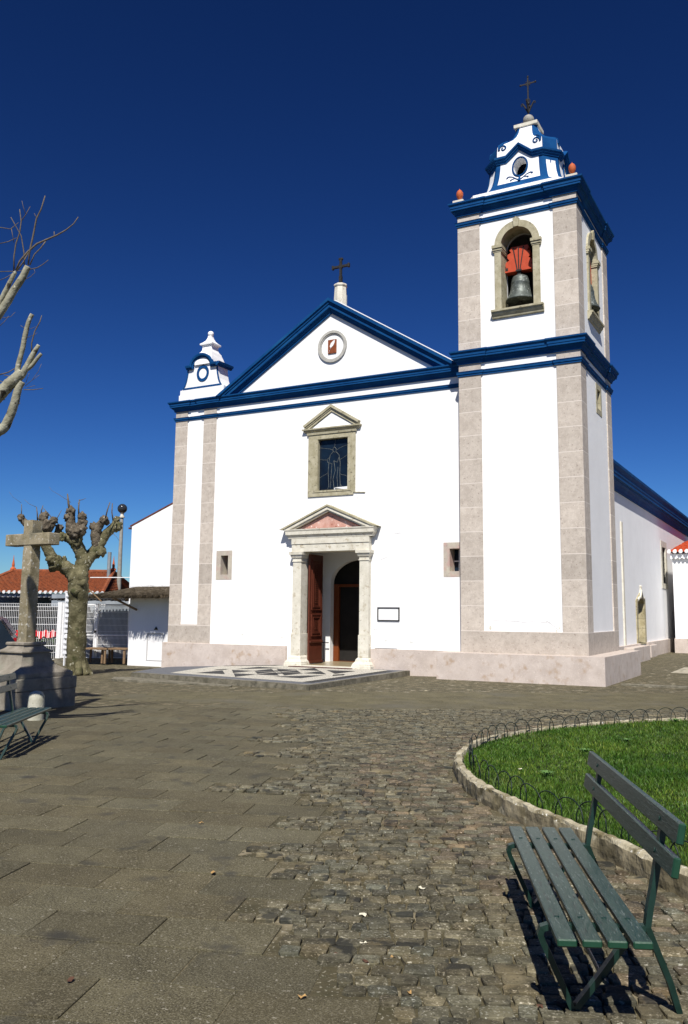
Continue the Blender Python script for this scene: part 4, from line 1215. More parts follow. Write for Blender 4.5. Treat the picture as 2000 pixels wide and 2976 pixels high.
# hoop edging set just inside the kerb
HL = np.array(offset_loop(FN, .14*INW))
seg = np.hypot(*(np.roll(HL, -1, 0)-HL).T); cum = np.concatenate([[0], np.cumsum(seg)])
def at_s(s):
    s = s % cum[-1]; i = int(np.searchsorted(cum, s, side='right')-1); i = min(i, len(HL)-1)
    f = (s-cum[i])/max(seg[i], 1e-6); return HL[i]*(1-f)+HL[(i+1) % len(HL)]*f
hoops = thing('hoop_edging', 'low edging of overlapping dark green wire hoops along the inside of the lawn kerb', 'hoop fence')
s = 0.; nh = 0
while s < cum[-1]:
    a = at_s(s); b_ = at_s(s+.335)
    cxh = (a+b_)/2
    vis = cxh[0] < 1.0+(cxh[1]+16)*.55+1.6 and cxh[0] < 6
    if vis and nh < 98:
        tl = random.uniform(-.03, .03); pts = []
        hh = .20+random.uniform(-.012, .012)
        nrm = np.array([-(b_-a)[1], (b_-a)[0]])/np.hypot(*(b_-a))
        for q in range(15):
            th = math.pi*q/14; f = .5-.5*math.cos(th); z = .10+.05+(hh-.05)*math.sin(th)**.8
            if q in (0, 14): z = .09
            p = a*(1-f)+b_*f+nrm*tl*(math.sin(th))
            pts.append((p[0], p[1], z))
        mb = MB(); mb.tube(pts, .0046, 6); o = mb.build('hoop', mat('black_green_wire', (.006, .014, .011), (.01, .02, .016), 9, .45), hoops, smooth='all'); nh += 1
    s += .25
# dry leaves and petals on the paving and lawn
random.seed(9)
lf = [(620, 2538, LEAFM), (878, 2900, LEAFM), (1190, 2888, LEAFM), (1225, 2585, mat('pale_petal', (.62, .58, .45), None)), (1058, 2745, mat('pale_petal', (.62, .58, .45), None)), (585, 2393, LEAFM), (1140, 2786, LEAFM), (1512, 2236, mat('pale_petal', (.62, .58, .45), None)), (1055, 2662, mat('pale_petal', (.62, .58, .45), None)), (205, 2852, LEAFB), (1063, 2800, LEAFB), (1570, 2930, LEAFB), (1630, 2925, LEAFB), (975, 2778, LEAFB)]
kinds = {LEAFM: ('fallen_leaf', 'leaf', 'dry ochre leaf lying flat on the paving'), LEAFB: ('fallen_leaf', 'leaf', 'curled dark brown dead leaf caught on the cobbles')}
for k, (u, v_, m_) in enumerate(lf):
    lawn_petal = (u == 1512); p = on_z(u, v_, .15 if lawn_petal else .045)
    mb = MB(); n = 9; rr = random.uniform(.016, .028)*(1 if v_ < 2700 else .8); a0 = random.uniform(0, 6)
    c = mb.v((p[0], p[1], p[2]+.006)); rim = []
    for i in range(n):
        a = 2*math.pi*i/n; q = rr*(1+.35*math.cos(2*a+a0))*random.uniform(.8, 1.1)
        rim.append(mb.v((p[0]+q*math.cos(a), p[1]+q*math.sin(a)*.8, p[2]+random.uniform(.002, .014))))
    for i in range(n): mb.face([c, rim[i], rim[(i+1) % n]])
    nm, ct_, lb = ('fallen_leaf', 'leaf', 'dead leaf') if m_ in (LEAFM, LEAFB) else (('fallen_petal', 'petal', '') if m_ is not IRON else ('tar_spot', 'stain', ''))
    o = mb.build(nm, m_, normals=False)
    if m_ is LEAFM: tag(o, 'small dry ochre leaf lying flat on the square paving', 'leaf', 'dry ochre leaves on the paving')
    elif m_ is LEAFB: tag(o, 'small dark brown dead leaf lying on the paving joints', 'leaf', 'dark brown leaves on the paving')
    elif m_ is IRON: tag(o, 'small flat black leaf lying on the concrete slabs', 'leaf', 'black leaves on the slabs'); o.name = 'fallen_leaf'
    else:
        if lawn_petal: tag(o, 'single pale petal lying on the lawn grass', 'petal')
        else: tag(o, 'small pale petal lying on the cobbles', 'petal', 'pale petals on the cobbles')

# ================================================================== BENCHES
def make_bench(label):
    """local x = depth (front 0 -> back), local y = length"""
    t = thing('park_bench', label, 'bench')
    LEN = 1.69; H = .412
    def slat(name, x0, x1, z0, z1, ang=0, px=0, pz=0):
        m_ = MB(); m_.mi = 0
        m_.box(x0, x1, 0, LEN, z0, z1, .005)
        if ang:
            bmesh.ops.rotate(m_.b, verts=m_.b.verts[:], cent=(px, 0, pz), matrix=Matrix.Rotation(ang, 3, 'Y'))
        for f in m_.b.faces:
            if abs(f.normal.y) > .5: f.material_index = 1
        m_.mi = 0
        o = m_.build(name, [GREENW, GREENE], t)
        for f in o.data.polygons:
            if abs(f.normal.y) > .6: f.material_index = 1
        return o
    for k in range(4):
        x0 = k*.0915
        s_ = slat('seat_slat', x0, x0+.072, H-.028, H)
        m_ = MB()
        for y in (.245, 1.435): m_.lathe([(.002, -.001), (.011, -.001), (.010, .0025), (.004, .0035), (.002, .0035)], (x0+.036, y, H), 10)
        m_.build('bolt_head', GREENM, s_)
    rec = R(11)
    for z0, z1 in ((.762, .840), (.640, .716)):
        b_ = slat('back_slat', .376, .404, z0, z1, rec, .376, .42)
        m_ = MB()
        for y in (.245, 1.435):
            m_.lathe([(.002, -.001), (.010, -.001), (.009, .003), (.002, .003)], (0, 0, 0), 10)
            vs = m_.b.verts[-50:]
        m_.b.free()
        m_ = MB()
        for y in (.245, 1.435):
            c = Vector((.375, y, (z0+z1)/2)); c = Matrix.Rotation(rec, 3, 'Y') @ (c-Vector((.376, 0, .42)))+Vector((.376, 0, .42))
            m_.tube([c, c+Vector((-.004, 0, .001))], .010, 8)
        m_.build('bolt_head', GREENM, b_)
    for y in (.245, 1.435):
        m_ = MB()
        def bar(pts, w_=.019, th=.012):
            # flat bar in the x-z plane, width across y
            pts = [Vector((p[0], .085*max(0, 1-p[1]/.36), p[1])) for p in pts]; n = len(pts); rows = []
            for i in range(n):
                d = (pts[min(i+1, n-1)]-pts[max(i-1, 0)]).normalized(); nn = Vector((-d.z, 0, d.x))
                p = pts[i]; rows.append([p+nn*th+Vector((0, y-w_, 0)), p+nn*th+Vector((0, y+w_, 0)), p-nn*th+Vector((0, y+w_, 0)), p-nn*th+Vector((0, y-w_, 0))])
            v_ = m_.grid(rows, closed=True); m_.face(v_[0][::-1]); m_.face(v_[-1])
        bar([(.10, .045), (.06, .14), (.01, .25), (-.018, .31), (-.03, .345), (-.022, .368), (.0, .375), (.10, .375), (.30, .375), (.375, .38)])
        bar([(.112, .045), (.22, .20), (.325, .36), (.335, .372)])
        bar([(.515, .045), (.475, .17), (.42, .30), (.385, .385), (.398, .46), (.418, .55), (.468, .80)])
        m_.build('bench_frame', GREENM, t)
    m_ = MB(); m_.tube([(.215, .245, .175), (.215, 1.435, .175)], .008, 6); m_.build('tie_rod', GREENM, t)
    return t
bench = make_bench('green slatted park bench standing on the cobbles in front of the lawn kerb')
bench['group'] = 'green slatted benches round the square'
O_ = (1.568, -17.510)
def place(o, x, y, ldir, z=0):
    # local +y -> ldir, local +x is to its right
    o.location = (x, y, z); o.rotation_euler = (0, 0, math.atan2(ldir[1], ldir[0])-math.pi/2)
place(bench, O_[0], O_[1], (-.405, .914), .004)
bench2 = copy_tree(bench)
bench2['label'] = 'green slatted park bench cut by the left edge of the photo, beside the stone cross'
l2 = Vector((.537, -.844)).normalized()
FE = Vector((-5.885, -13.05))           # far front end of its seat
place(bench2, FE.x, FE.y, l2, 0)

# ================================================================== STONE CROSS ON ITS PEDESTAL
EA = R(3)
e1 = Vector((math.sin(EA), math.cos(EA))); e2 = Vector((-math.cos(EA), math.sin(EA)))
CC = Vector((-8.73, -11.14))+.59*e1+.59*e2
crossT = thing('wayside_cross', 'weathered stone cross on a moulded pedestal at the left of the square', 'stone cross', (CC.x, CC.y, 0), math.atan2(-e2.y, -e2.x))
STC = mat('lichened_cross_stone', (.17, .145, .085), (.33, .285, .20), 6, .9, .006, 40, spots=[(16, .60, .70, (.50, .48, .42)), (3, .55, .7, (.13, .12, .085))])
STP = mat('pitted_pedestal_stone', (.17, .150, .118), (.29, .26, .215), 5, .9, .007, 50, spots=[(20, .62, .70, (.16, .15, .12)), (3, .55, .7, (.22, .21, .165))])
def sq(mb, prof, seg=1):
    rows = []
    for w_, z in prof: rows.append([(-w_, -w_, z), (w_, -w_, z), (w_, w_, z), (-w_, w_, z)])
    v_ = mb.grid(rows, closed=True); mb.face(v_[0][::-1]); mb.face(v_[-1])
mb = MB(); sq(mb, [(.588, -.3), (.588, .295)]); sq(mb, [(.590, .300), (.596, .31), (.596, .485), (.588, .497)]); 
base = mb.build('pedestal_block', STP, crossT)
mb = MB(); sq(mb, [(.545, .50), (.55, .53), (.545, .57), (.50, .60), (.42, .64), (.35, .69), (.305, .76), (.285, .83), (.28, .885)]); mb.build('pedestal_moulding', STP, crossT, smooth=True)
mb = MB(); sq(mb, [(.30, .888), (.315, .895), (.315, .915), (.26, .945), (.22, .975), (.205, 1.005)]); sq(mb, [(.215, 1.01), (.228, 1.02), (.228, 1.05), (.215, 1.062)]); mb.build('pedestal_cap', STP, crossT)
def chamf(mb, w_, c, z0, z1):
    pts = [(-w_+c, -w_), (w_-c, -w_), (w_, -w_+c), (w_, w_-c), (w_-c, w_), (-w_+c, w_), (-w_, w_-c), (-w_, -w_+c)]
    mb.prism(pts, [], mXY, z0, z1)
mb = MB(); chamf(mb, .108, .018, 1.06, 2.60); chamf(mb, .102, .015, 2.60, 2.72); chamf(mb, .112, .014, 2.88, 3.115); mb.build('cross_shaft', STC, crossT)
mb = MB(); mb.box(-.565, .555, -.115, .115, 2.685, 2.885, .01); mb.build('cross_arm', STC, crossT)

# bollard
mb = MB(); bz = on_z(85.8, 2098, 0)
mb.lathe([(.11, -.1), (.115, 0), (.115, .30), (.110, .36), (.085, .405), (.05, .425), (.01, .432)], (bz[0], bz[1]+.1, 0), 24)
tag(mb.build('bollard', mat('lichened_cream_bollard', (.34, .33, .25), (.50, .49, .41), 6, .9, .004, 40, spots=[(12, .6, .7, (.2, .2, .14))]), smooth=True), 'short round-topped pale stone bollard in front of the cross pedestal', 'bollard')

# ================================================================== TREES
def limb(mb, pts, seg=12, rough=.06, k=5, knots=0, nseed=0):
    """pts: (x,y,z,r) splined and knobbly"""
    sp = spline([tuple(p) for p in pts], k, closed=False)
    P = [Vector(p[:3]) for p in sp]; rad = [p[3] for p in sp]
    n = len(P); u = None; rows = []
    for i in range(n):
        t = (P[min(i+1, n-1)]-P[max(i-1, 0)]).normalized()
        if u is None:
            ref = Vector((0, 1, 0)) if abs(t.y) < .8 else Vector((1, 0, 0)); u = t.cross(ref).normalized()
        u = (u-t*u.dot(t)).normalized(); w_ = t.cross(u); row = []
        for j in range(seg):
            a = 2*math.pi*j/seg; d = u*math.cos(a)+w_*math.sin(a)
            q = P[i]+d*rad[i]; f = 1+rough*2.2*noise.noise(q*3.2/max(rad[i]*4, .25)+Vector((nseed, 0, 0)))+rough*noise.noise(q*9)
            row.append(P[i]+d*rad[i]*f)
        rows.append(row)
    v_ = mb.grid(rows, closed=True); mb.face(v_[0][::-1]); mb.face(v_[-1])
# --- pollarded plane tree by the gate
TP = on_z(222, 1952, -.02); TD = float((TP-CAM)@FW)
def tp(u, v_, dd=0): return on_d(*zc(u, v_), TD+dd)
PXM = FOC/TD*2.915        # crop pixels per metre at the tree
def tl(*pts): return [(*tp(u, v_, dd), w_/2/PXM) for u, v_, w_, dd in pts]
tree = thing('pollarded_tree', 'pollarded plane tree with knobbly cut limbs between the stone cross and the white gate', 'tree', (TP[0], TP[1], 0))
TL = Vector((TP[0], TP[1], 0))
def tpart(mb, name, m_, par=None):
    o = mb.build(name, m_, None, smooth='all'); o.parent = par or tree
    if par is None: o.matrix_parent_inverse = Matrix.Translation(-TL)
    return o
mb = MB()
limb(mb, tl((655, 1650, 200, 0), (655, 1615, 178, 0), (648, 1560, 158, 0), (645, 1480, 158, 0), (650, 1350, 160, 0), (655, 1200, 152, 0), (660, 1050, 152, 0), (662, 950, 165, 0), (664, 860, 165, 0), (676, 790, 150, 0), (695, 720, 110, .05), (712, 660, 70, .1)), 20, .05, 5)
for sx, dd in ((-60, -.1), (55, -.12), (10, -.3), (80, .1)):
    limb(mb, tl((655+sx*.5, 1500, 70, dd*.3), (655+sx, 1590, 60, dd*.8), (655+sx*1.5, 1640, 50, dd*1.3)), 8, .1, 4)
mb.blob(tp(640, 930, -.2), .14, 3, .25); mb.blob(tp(690, 860, -.15), .13, 5, .25)
trunk = tpart(mb, 'trunk', BARK)
def branch(pts, m_=BARK, par=None, knots=(), sg=14):
    mb = MB(); limb(mb, tl(*pts), sg, .09, 5)
    for i, (u, v_, r, dd) in enumerate(knots): mb.blob(tp(u, v_, dd), r/PXM, i+u, .38, 3, (1, 1, 1.1))
    return tpart(mb, 'branch', m_, par)
b1_ = branch([(650, 820, 150, 0), (600, 765, 125, 0), (540, 715, 112, -.1), (470, 690, 105, -.2), (430, 625, 88, -.3), (395, 555, 82, -.35), (370, 480, 84, -.35), (350, 420, 80, -.3)], knots=[(465, 690, 58, -.25), (545, 655, 20, -.1), (430, 655, 44, -.35)])
b2_ = branch([(690, 740, 130, .1), (705, 660, 118, .1), (680, 590, 108, .1), (640, 520, 100, .05), (590, 480, 84, 0), (540, 465, 66, -.05), (500, 445, 60, -.1)], knots=[(655, 500, 46, 0), (520, 465, 38, -.1)])
b3_ = branch([(700, 720, 120, .1), (745, 650, 112, .2), (800, 590, 104, .3), (845, 530, 92, .35), (880, 470, 86, .4), (930, 415, 78, .4), (975, 375, 66, .45), (1000, 365, 62, .45)], knots=[(850, 590, 46, .3), (985, 375, 44, .45), (985, 325, 30, .45)])
b4_ = branch([(820, 560, 78, .3), (815, 500, 84, .3), (812, 440, 88, .3), (830, 390, 76, .3), (870, 335, 58, .3)], BARKK, b3_, [(880, 325, 36, .3), (800, 390, 40, .3), (905, 345, 24, .35)])
b5_ = branch([(640, 500, 90, 0), (625, 440, 92, 0), (605, 380, 90, 0), (600, 320, 72, 0), (603, 270, 62, 0), (598, 240, 50, 0)], BARKK, b2_, [(600, 250, 36, 0), (580, 300, 36, 0), (612, 400, 50, 0), (640, 420, 54, -.1)])
b6_ = branch([(655, 460, 90, 0), (685, 400, 84, 0), (690, 340, 66, 0), (692, 295, 60, 0)], BARKK, b2_, [(695, 295, 34, 0), (680, 410, 50, -.1), (700, 350, 38, 0)])
b7_ = branch([(365, 450, 84, -.3), (365, 380, 74, -.3), (372, 320, 62, -.3), (378, 275, 48, -.3)], BARKK, b1_, [(365, 310, 36, -.3), (385, 370, 46, -.35), (350, 400, 42, -.3), (385, 285, 26, -.3)])
b8_ = branch([(385, 440, 70, -.3), (430, 385, 56, -.3), (455, 335, 44, -.3)], BARKK, b1_, [(455, 330, 30, -.3), (432, 365, 30, -.3)])
b9_ = branch([(480, 440, 44, -.1), (496, 400, 42, -.1), (500, 390, 40, -.1)], BARKK, b2_, [(500, 392, 30, -.1)])
b10_ = branch([(330, 470, 60, -.3), (265, 410, 44, -.3), (205, 355, 36, -.3), (182, 310, 40, -.3)], BARKK, b1_, [(180, 305, 28, -.3), (215, 345, 26, -.3)])
mb = MB()
for pts in ([(182, 290, 9), (183, 240, 7), (182, 190, 5)], [(318, 330, 12), (316, 270, 10), (309, 212, 6)], [(345, 290, 12), (352, 240, 10), (365, 200, 6)], [(470, 330, 8), (495, 290, 7), (522, 240, 4)], [(455, 330, 8), (410, 270, 7), (368, 225, 5)],
            [(590, 240, 22), (580, 180, 18), (572, 102, 10)], [(668, 290, 16), (666, 220, 12), (673, 150, 9)], [(670, 190, 8), (660, 178, 6)], [(673, 158, 6), (700, 152, 5), (727, 140, 3)], [(893, 310, 13), (910, 240, 11), (932, 174, 8)], [(958, 325, 12), (948, 260, 10), (952, 182, 8)],
            [(600, 175, 4), (500, 110, 3), (440, 75, 2), (418, 45, 1.5)], [(310, 215, 4), (250, 190, 3), (205, 150, 2)], [(150, 310, 5), (170, 300, 5)], [(180, 180, 3), (110, 130, 2), (78, 85, 1.5)], [(960, 440, 4), (990, 470, 3), (1010, 500, 2)], [(730, 290, 4), (705, 300, 5)]):
    mb = MB(); mb.tube([tp(u, v_) for u, v_, w_ in pts], [max(w_/2/PXM, .003) for u, v_, w_ in pts], 6); tpart(mb, 'twig', TWIG)

# --- big bare tree mostly outside the left edge; its boughs reach into the sky
BT = Vector((-7.02, -14.2, 0))
btree = thing('bare_tree', 'tall bare tree whose pale lopped boughs reach in from the left edge against the sky', 'tree', (BT.x, BT.y, 0))
def bt2(u, v_, D): return on_d(u/2.5926, 500+v_/2.5926, D)
def bl(D, *pts):
    return [(*bt2(u, v_, D+dd), w_/2/(FOC/D*2.5926)) for u, v_, w_, dd in pts]
def bpart(mb, name, m_, par=None):
    o = mb.build(name, m_, None, smooth='all'); o.parent = par or btree
    if par is None: o.matrix_parent_inverse = Matrix.Translation(-BT)
    return o
mb = MB()
limb(mb, [(BT.x, BT.y, -.2, .34), (BT.x, BT.y, .1, .27), (BT.x+.03, BT.y, 1.0, .23), (BT.x, BT.y+.02, 1.8, .22), (BT.x+.02, BT.y, 2.5, .25)], 18, .06, 6)
bpart(mb, 'trunk', BARK)
fork = (BT.x+.02, BT.y, 2.4)
def bough(D, start, pts, subs=(), m_=PALEBARK):
    mb = MB(); L_ = bl(D, *pts)
    limb(mb, list(start)+L_, 12, .05, 6)
    o = bpart(mb, 'bough', m_)
    for sp_ in subs:
        mb = MB(); limb(mb, bl(D, *sp_), 10, .05, 5); bpart(mb, 'bough', m_, o)
    return o
D1 = 10.3
A1 = bough(D1, [(*fork, .15), (BT.x+.1, BT.y+.25, 3.0, .11)], [(-160, 2080, 100, 0), (-40, 1965, 92, 0), (30, 1925, 74, 0), (75, 1840, 66, 0), (110, 1740, 62, 0), (135, 1640, 56, 0), (170, 1580, 46, 0)])
A2 = bough(D1, [(*fork, .17), (BT.x-.05, BT.y+.25, 3.1, .13)], [(-200, 1850, 120, 0), (-20, 1690, 100, 0), (60, 1610, 92, 0), (130, 1545, 84, 0), (165, 1500, 66, 0)],
           [[(130, 1560, 50, 0), (135, 1470, 42, 0), (165, 1350, 38, 0), (190, 1230, 38, 0), (215, 1130, 34, 0), (243, 1070, 32, 0)],
            [(160, 1540, 52, 0), (205, 1460, 48, 0), (245, 1380, 42, 0), (292, 1302, 28, 0)],
            [(205, 1485, 34, 0), (240, 1455, 32, 0), (285, 1400, 28, 0), (312, 1368, 24, 0)]])
A3 = bough(D1+.4, [(*fork, .16), (BT.x-.2, BT.y+.3, 3.6, .12), (BT.x-.1, BT.y+.4, 4.6, .10)], [(-120, 1200, 70, 0), (-30, 1100, 64, 0), (50, 985, 60, 0), (110, 885, 56, 0), (165, 800, 54, 0), (210, 710, 46, 0)],
           [[(-60, 1090, 48, 0), (0, 980, 40, 0), (50, 880, 38, 0), (105, 770, 30, 0), (122, 755, 26, 0)]])
A4 = bough(D1+.6, [(*fork, .15), (BT.x-.6, BT.y+.2, 3.8, .12)], [(-420, 1500, 90, .4), (-380, 1100, 70, .4), (-300, 700, 50, .4), (-250, 500, 40, .3)])
mb = MB()
limb(mb, [(*fork, .17), (BT.x+.15, BT.y, 3.1, .19), (BT.x+.30, BT.y-.02, 3.8, .20), (BT.x+.33, BT.y, 4.6, .18), (BT.x+.24, BT.y-.1, 5.6, .14), (BT.x+.2, BT.y-.2, 7.2, .08)], 12, .06, 6); bpart(mb, 'bough', PALEBARK)
mb = MB()
limb(mb, [(*fork, .17), (BT.x-.12, BT.y, 3.1, .19), (BT.x-.16, BT.y-.02, 3.8, .20), (BT.x-.12, BT.y, 4.6, .19), (BT.x-.2, BT.y-.1, 5.6, .15), (BT.x-.5, BT.y-.2, 7.0, .08)], 12, .06, 6); bpart(mb, 'bough', PALEBARK)
def tw_(D, *pts): mb = MB(); mb.tube([bt2(u, v_, D) for u, v_, w_ in pts], [max(w_/2/(FOC/D*2.5926), .0025) for u, v_, w_ in pts], 6); bpart(mb, 'twig', TWIG)
tw_(10.7, (105, 745, 12), (105, 640, 10), (120, 540, 10), (150, 450, 9), (160, 370, 9), (148, 280, 6)); tw_(10.7, (160, 370, 7), (195, 320, 6), (228, 258, 4)); tw_(10.7, (195, 320, 5), (175, 260, 4), (165, 215, 3))
tw_(10.7, (183, 700, 10), (180, 600, 9), (160, 480, 8), (115, 400, 7), (82, 340, 6))
tw_(10.7, (212, 700, 12), (225, 590, 13), (250, 480, 13), (275, 350, 12), (310, 280, 10), (340, 178, 8)); tw_(10.7, (275, 345, 6), (258, 310, 4))
tw_(10.7, (120, 740, 14), (150, 670, 14), (210, 600, 15), (280, 540, 15), (360, 505, 14), (430, 475, 12), (500, 435, 10), (555, 390, 8), (590, 338, 7))
tw_(10.7, (370, 505, 10), (410, 480, 10), (408, 448, 7)); tw_(10.7, (130, 740, 12), (175, 680, 10), (215, 605, 9)); tw_(10.7, (225, 700, 10), (260, 620, 9), (310, 570, 9), (345, 520, 8))
tw_(10.7, (215, 735, 9), (280, 722, 8), (325, 695, 7), (365, 662, 5)); tw_(10.7, (175, 815, 6), (230, 790, 5), (265, 755, 4), (255, 725, 4))
tw_(10.7, (0, 750, 7), (80, 748, 6), (170, 742, 6)); tw_(10.7, (-10, 818, 6), (40, 798, 6), (95, 765, 6)); tw_(10.7, (-10, 540, 7), (60, 525, 7), (125, 495, 5)); tw_(10.7, (-10, 415, 7), (80, 430, 7), (140, 380, 5)); tw_(10.7, (85, 420, 5), (105, 530, 5))
tw_(10.7, (-10, 1165, 6), (30, 1130, 5), (65, 1085, 4)); tw_(10.7, (20, 1100, 5), (80, 1090, 4), (115, 1055, 4))
tw_(10.3, (240, 1370, 11), (238, 1290, 10), (262, 1200, 9), (300, 1130, 8), (315, 1080, 6)); tw_(10.3, (200, 1250, 4), (260, 1225, 4), (280, 1210, 3)); tw_(10.3, (210, 1190, 4), (270, 1165, 3)); tw_(10.3, (190, 1180, 4), (155, 1155, 3))
tw_(10.3, (-10, 1528, 11), (60, 1510, 9), (120, 1475, 7)); tw_(10.3, (30, 1530, 6), (100, 1542, 5)); tw_(10.3, (-10, 1570, 6), (40, 1590, 5)); tw_(10.3, (180, 1640, 7), (250, 1640, 7), (325, 1630, 5))
tw_(10.3, (190, 1610, 5), (240, 1570, 4), (290, 1500, 4), (312, 1445, 3)); tw_(10.3, (195, 1585, 4), (215, 1530, 3), (220, 1515, 3)); tw_(10.3, (200, 1625, 4), (265, 1608, 4)); tw_(10.3, (240, 1570, 4), (298, 1528, 3))
tw_(10.3, (0, 1900, 5), (-5, 1830, 4)); tw_(10.3, (0, 1715, 8), (38, 1715, 6)); tw_(10.3, (140, 1750, 5), (152, 1740, 5))

# ================================================================== SHED, GATE, FENCE
shed = thing('shed', 'low white shed with a ragged thatched awning at the left of the church', 'shed', (-16.3, .5, -.1))
SHL = Vector((-16.3, .5, -.1))
def spart(mb, name, m_, root=None, loc=None, **k):
    o = mb.build(name, m_, None, **k); o.parent = root or shed; o.matrix_parent_inverse = Matrix.Translation(-(loc or SHL)); return o
mb = MB(); mb.prism(rect(-17.20, -15.16, -.5, 2.02), [rect(-16.42, -15.75, .03, .90)], mXZ, .5, .65); mb.box(-17.2, -17.05, .65, 2.0, -.5, 2.02); mb.box(-16.5, -15.7, .64, .66, .0, .95)
spart(mb, 'shed_wall', PLASTER)
mb = MB(); mb.prism(rect(-16.42, -15.75, .03, .90), [rect(-16.40, -15.77, .05, .88)], mXZ, .49, .62)
spart(mb, 'hatch_frame', mat('grey_hatch_frame', (.5, .5, .5), None))
mb = MB(); mb.box(-16.40, -15.77, .53, .56, .05, .88)
spart(mb, 'hatch_door', PLASTER)
mb = MB(); mb.prism([(-16.12, 1.0), (-16.05, 1.10), (-15.98, 1.0)], [], mXZ, .47, .5)
spart(mb, 'latch', IRON)
# thatch: many straws over a sloping slab
mb = MB()
x0, x1 = -18.35, -15.20
mb.prism([(-.30, 1.98), (-.28, 2.08), (1.9, 2.42), (1.9, 2.30)], [], lambda p, d: (d, p[0], p[1]), x0+.1, x1)
for i in range(2600):
    x = random.uniform(x0, x1); y = random.choice((random.uniform(-.34, .0), random.uniform(-.3, 1.9))); z = 2.08+(y+.28)*.156
    if y < -.1: dz, L_ = random.uniform(-.12, .02), random.uniform(.12, .32)
    else: dz, L_ = .02, random.uniform(.1, .3)
    a = random.uniform(-.5, .5); y1 = y-L_*math.cos(a); x1_ = x+L_*math.sin(a); zz = z+random.uniform(-.06, .035)
    r = random.uniform(.004, .010)
    q = [mb.v((x-r, y, zz)), mb.v((x+r, y, zz)), mb.v((x1_+r*.6, max(y1, -.52), zz+dz*.9)), mb.v((x1_-r*.6, max(y1, -.52), zz+dz*.9))]; mb.face(q)
for i in range(500):
    x = random.uniform(x0-.15, x0+.2); y = random.uniform(-.3, 1.5); z = 2.03+(y+.28)*.156
    mb.face([mb.v((x, y-.008, z)), mb.v((x, y+.008, z)), mb.v((x-random.uniform(.05, .3), y+random.uniform(-.15, .15), z+random.uniform(-.1, .03)))])
spart(mb, 'thatched_awning', THATCH, normals=False)
mb = MB(); mb.box(-17.35, -17.25, .42, .50, 1.9, 2.02); mb.tube([(-17.3, -.25, 2.02), (-16.85, .45, 1.62)], .035, 6)
spart(mb, 'awning_prop', WOODB)
gutter = MB(); gutter.tube([(-15.24, .40, 2.2), (-15.24, .40, -.05)], .02, 8)

G0, G1 = Vector((-19.66, -.06)), Vector((-17.60, 1.06))
gd_ = (G1-G0).normalized()
def meshpanel(mb, a, b_, z0, z1, pitch=.052, hz=(0, .14, .9, 1.0), wr=.005, extra=()):
    L_ = (b_-a).length; n = int(L_/pitch)
    for i in range(n+1):
        p = a.lerp(b_, i/n); mb.tube([(p.x, p.y, z0), (p.x, p.y, z1)], wr, 4, caps=False)
    for h in list(np.linspace(0, 1, 9)):
        z = z0+(z1-z0)*h; mb.tube([(a.x, a.y, z), (b_.x, b_.y, z)], wr*1.1, 4, caps=False)
def post(mb, p, z0, z1, w_=.035): mb.box(p.x-w_, p.x+w_, p.y-w_, p.y+w_, z0, z1)
gate = thing('metal_gate', 'white double gate of welded mesh between the fence and the thatched shed', 'gate', (G0.x, G0.y, 0))
GL_ = Vector((G0.x, G0.y, 0))
for k in range(2):
    a = G0+gd_*(.08+k*1.12); b_ = a+gd_*1.06
    mb = MB(); meshpanel(mb, a, b_, .06, 1.74, .040, wr=.0065); pl = spart(mb, 'mesh_panel', WHITEM, gate, GL_)
    mb = MB()
    for p in (a, b_): mb.box(p.x-.03, p.x+.03, p.y-.03, p.y+.03, .03, 1.82)
    for z in (.05, .78, 1.78): mb.tube([(a.x, a.y, z), (b_.x, b_.y, z)], .022, 6)
    spart(mb, 'gate_frame', WHITEM, gate, GL_)
mb = MB(); post(mb, G0, -.1, 1.86, .055); spart(mb, 'gate_post', WHITEM, gate, GL_)
mb = MB(); post(mb, G1+gd_*.12, -.1, 1.86, .04); spart(mb, 'gate_post', WHITEM, gate, GL_)
mb = MB(); c = G0+gd_*1.17; mb.box(c.x-.03, c.x+.03, c.y-.06, c.y-.02, .86, .94); spart(mb, 'gate_lock', IRON, gate, GL_)
mb = MB(); a = G0-gd_*.1; b_ = G1+gd_*.3; nn = Vector((gd_.y, -gd_.x))
mb.prism([a+nn*.16, b_+nn*.16, b_-nn*.4, a-nn*.4], [], mXY, -.3, .02)
struct(mb.build('gate_kerb', KERB))
fdir = Vector((-.80, -.60)).normalized()
fence = thing('mesh_fence', 'white welded mesh fence running left from the gate behind the stone cross', 'fence', (G0.x, G0.y, 0))
for k in range(4):
    a = G0+fdir*(.14+k*2.05)+Vector((0, .02)); b_ = a+fdir*1.98
    mb = MB(); meshpanel(mb, a, b_, -.02, 1.80, .055, wr=.0062)
    for z in (1.70, 1.12, .42): mb.tube([(a.x, a.y, z), (b_.x, b_.y, z)], .009, 5)
    spart(mb, 'mesh_panel', WHITEM, fence, GL_)
    mb = MB(); p = a-fdir*.035; mb.box(p.x-.03, p.x+.03, p.y-.03, p.y+.03, -.2, 1.86); spart(mb, 'fence_post', WHITEM, fence, GL_)
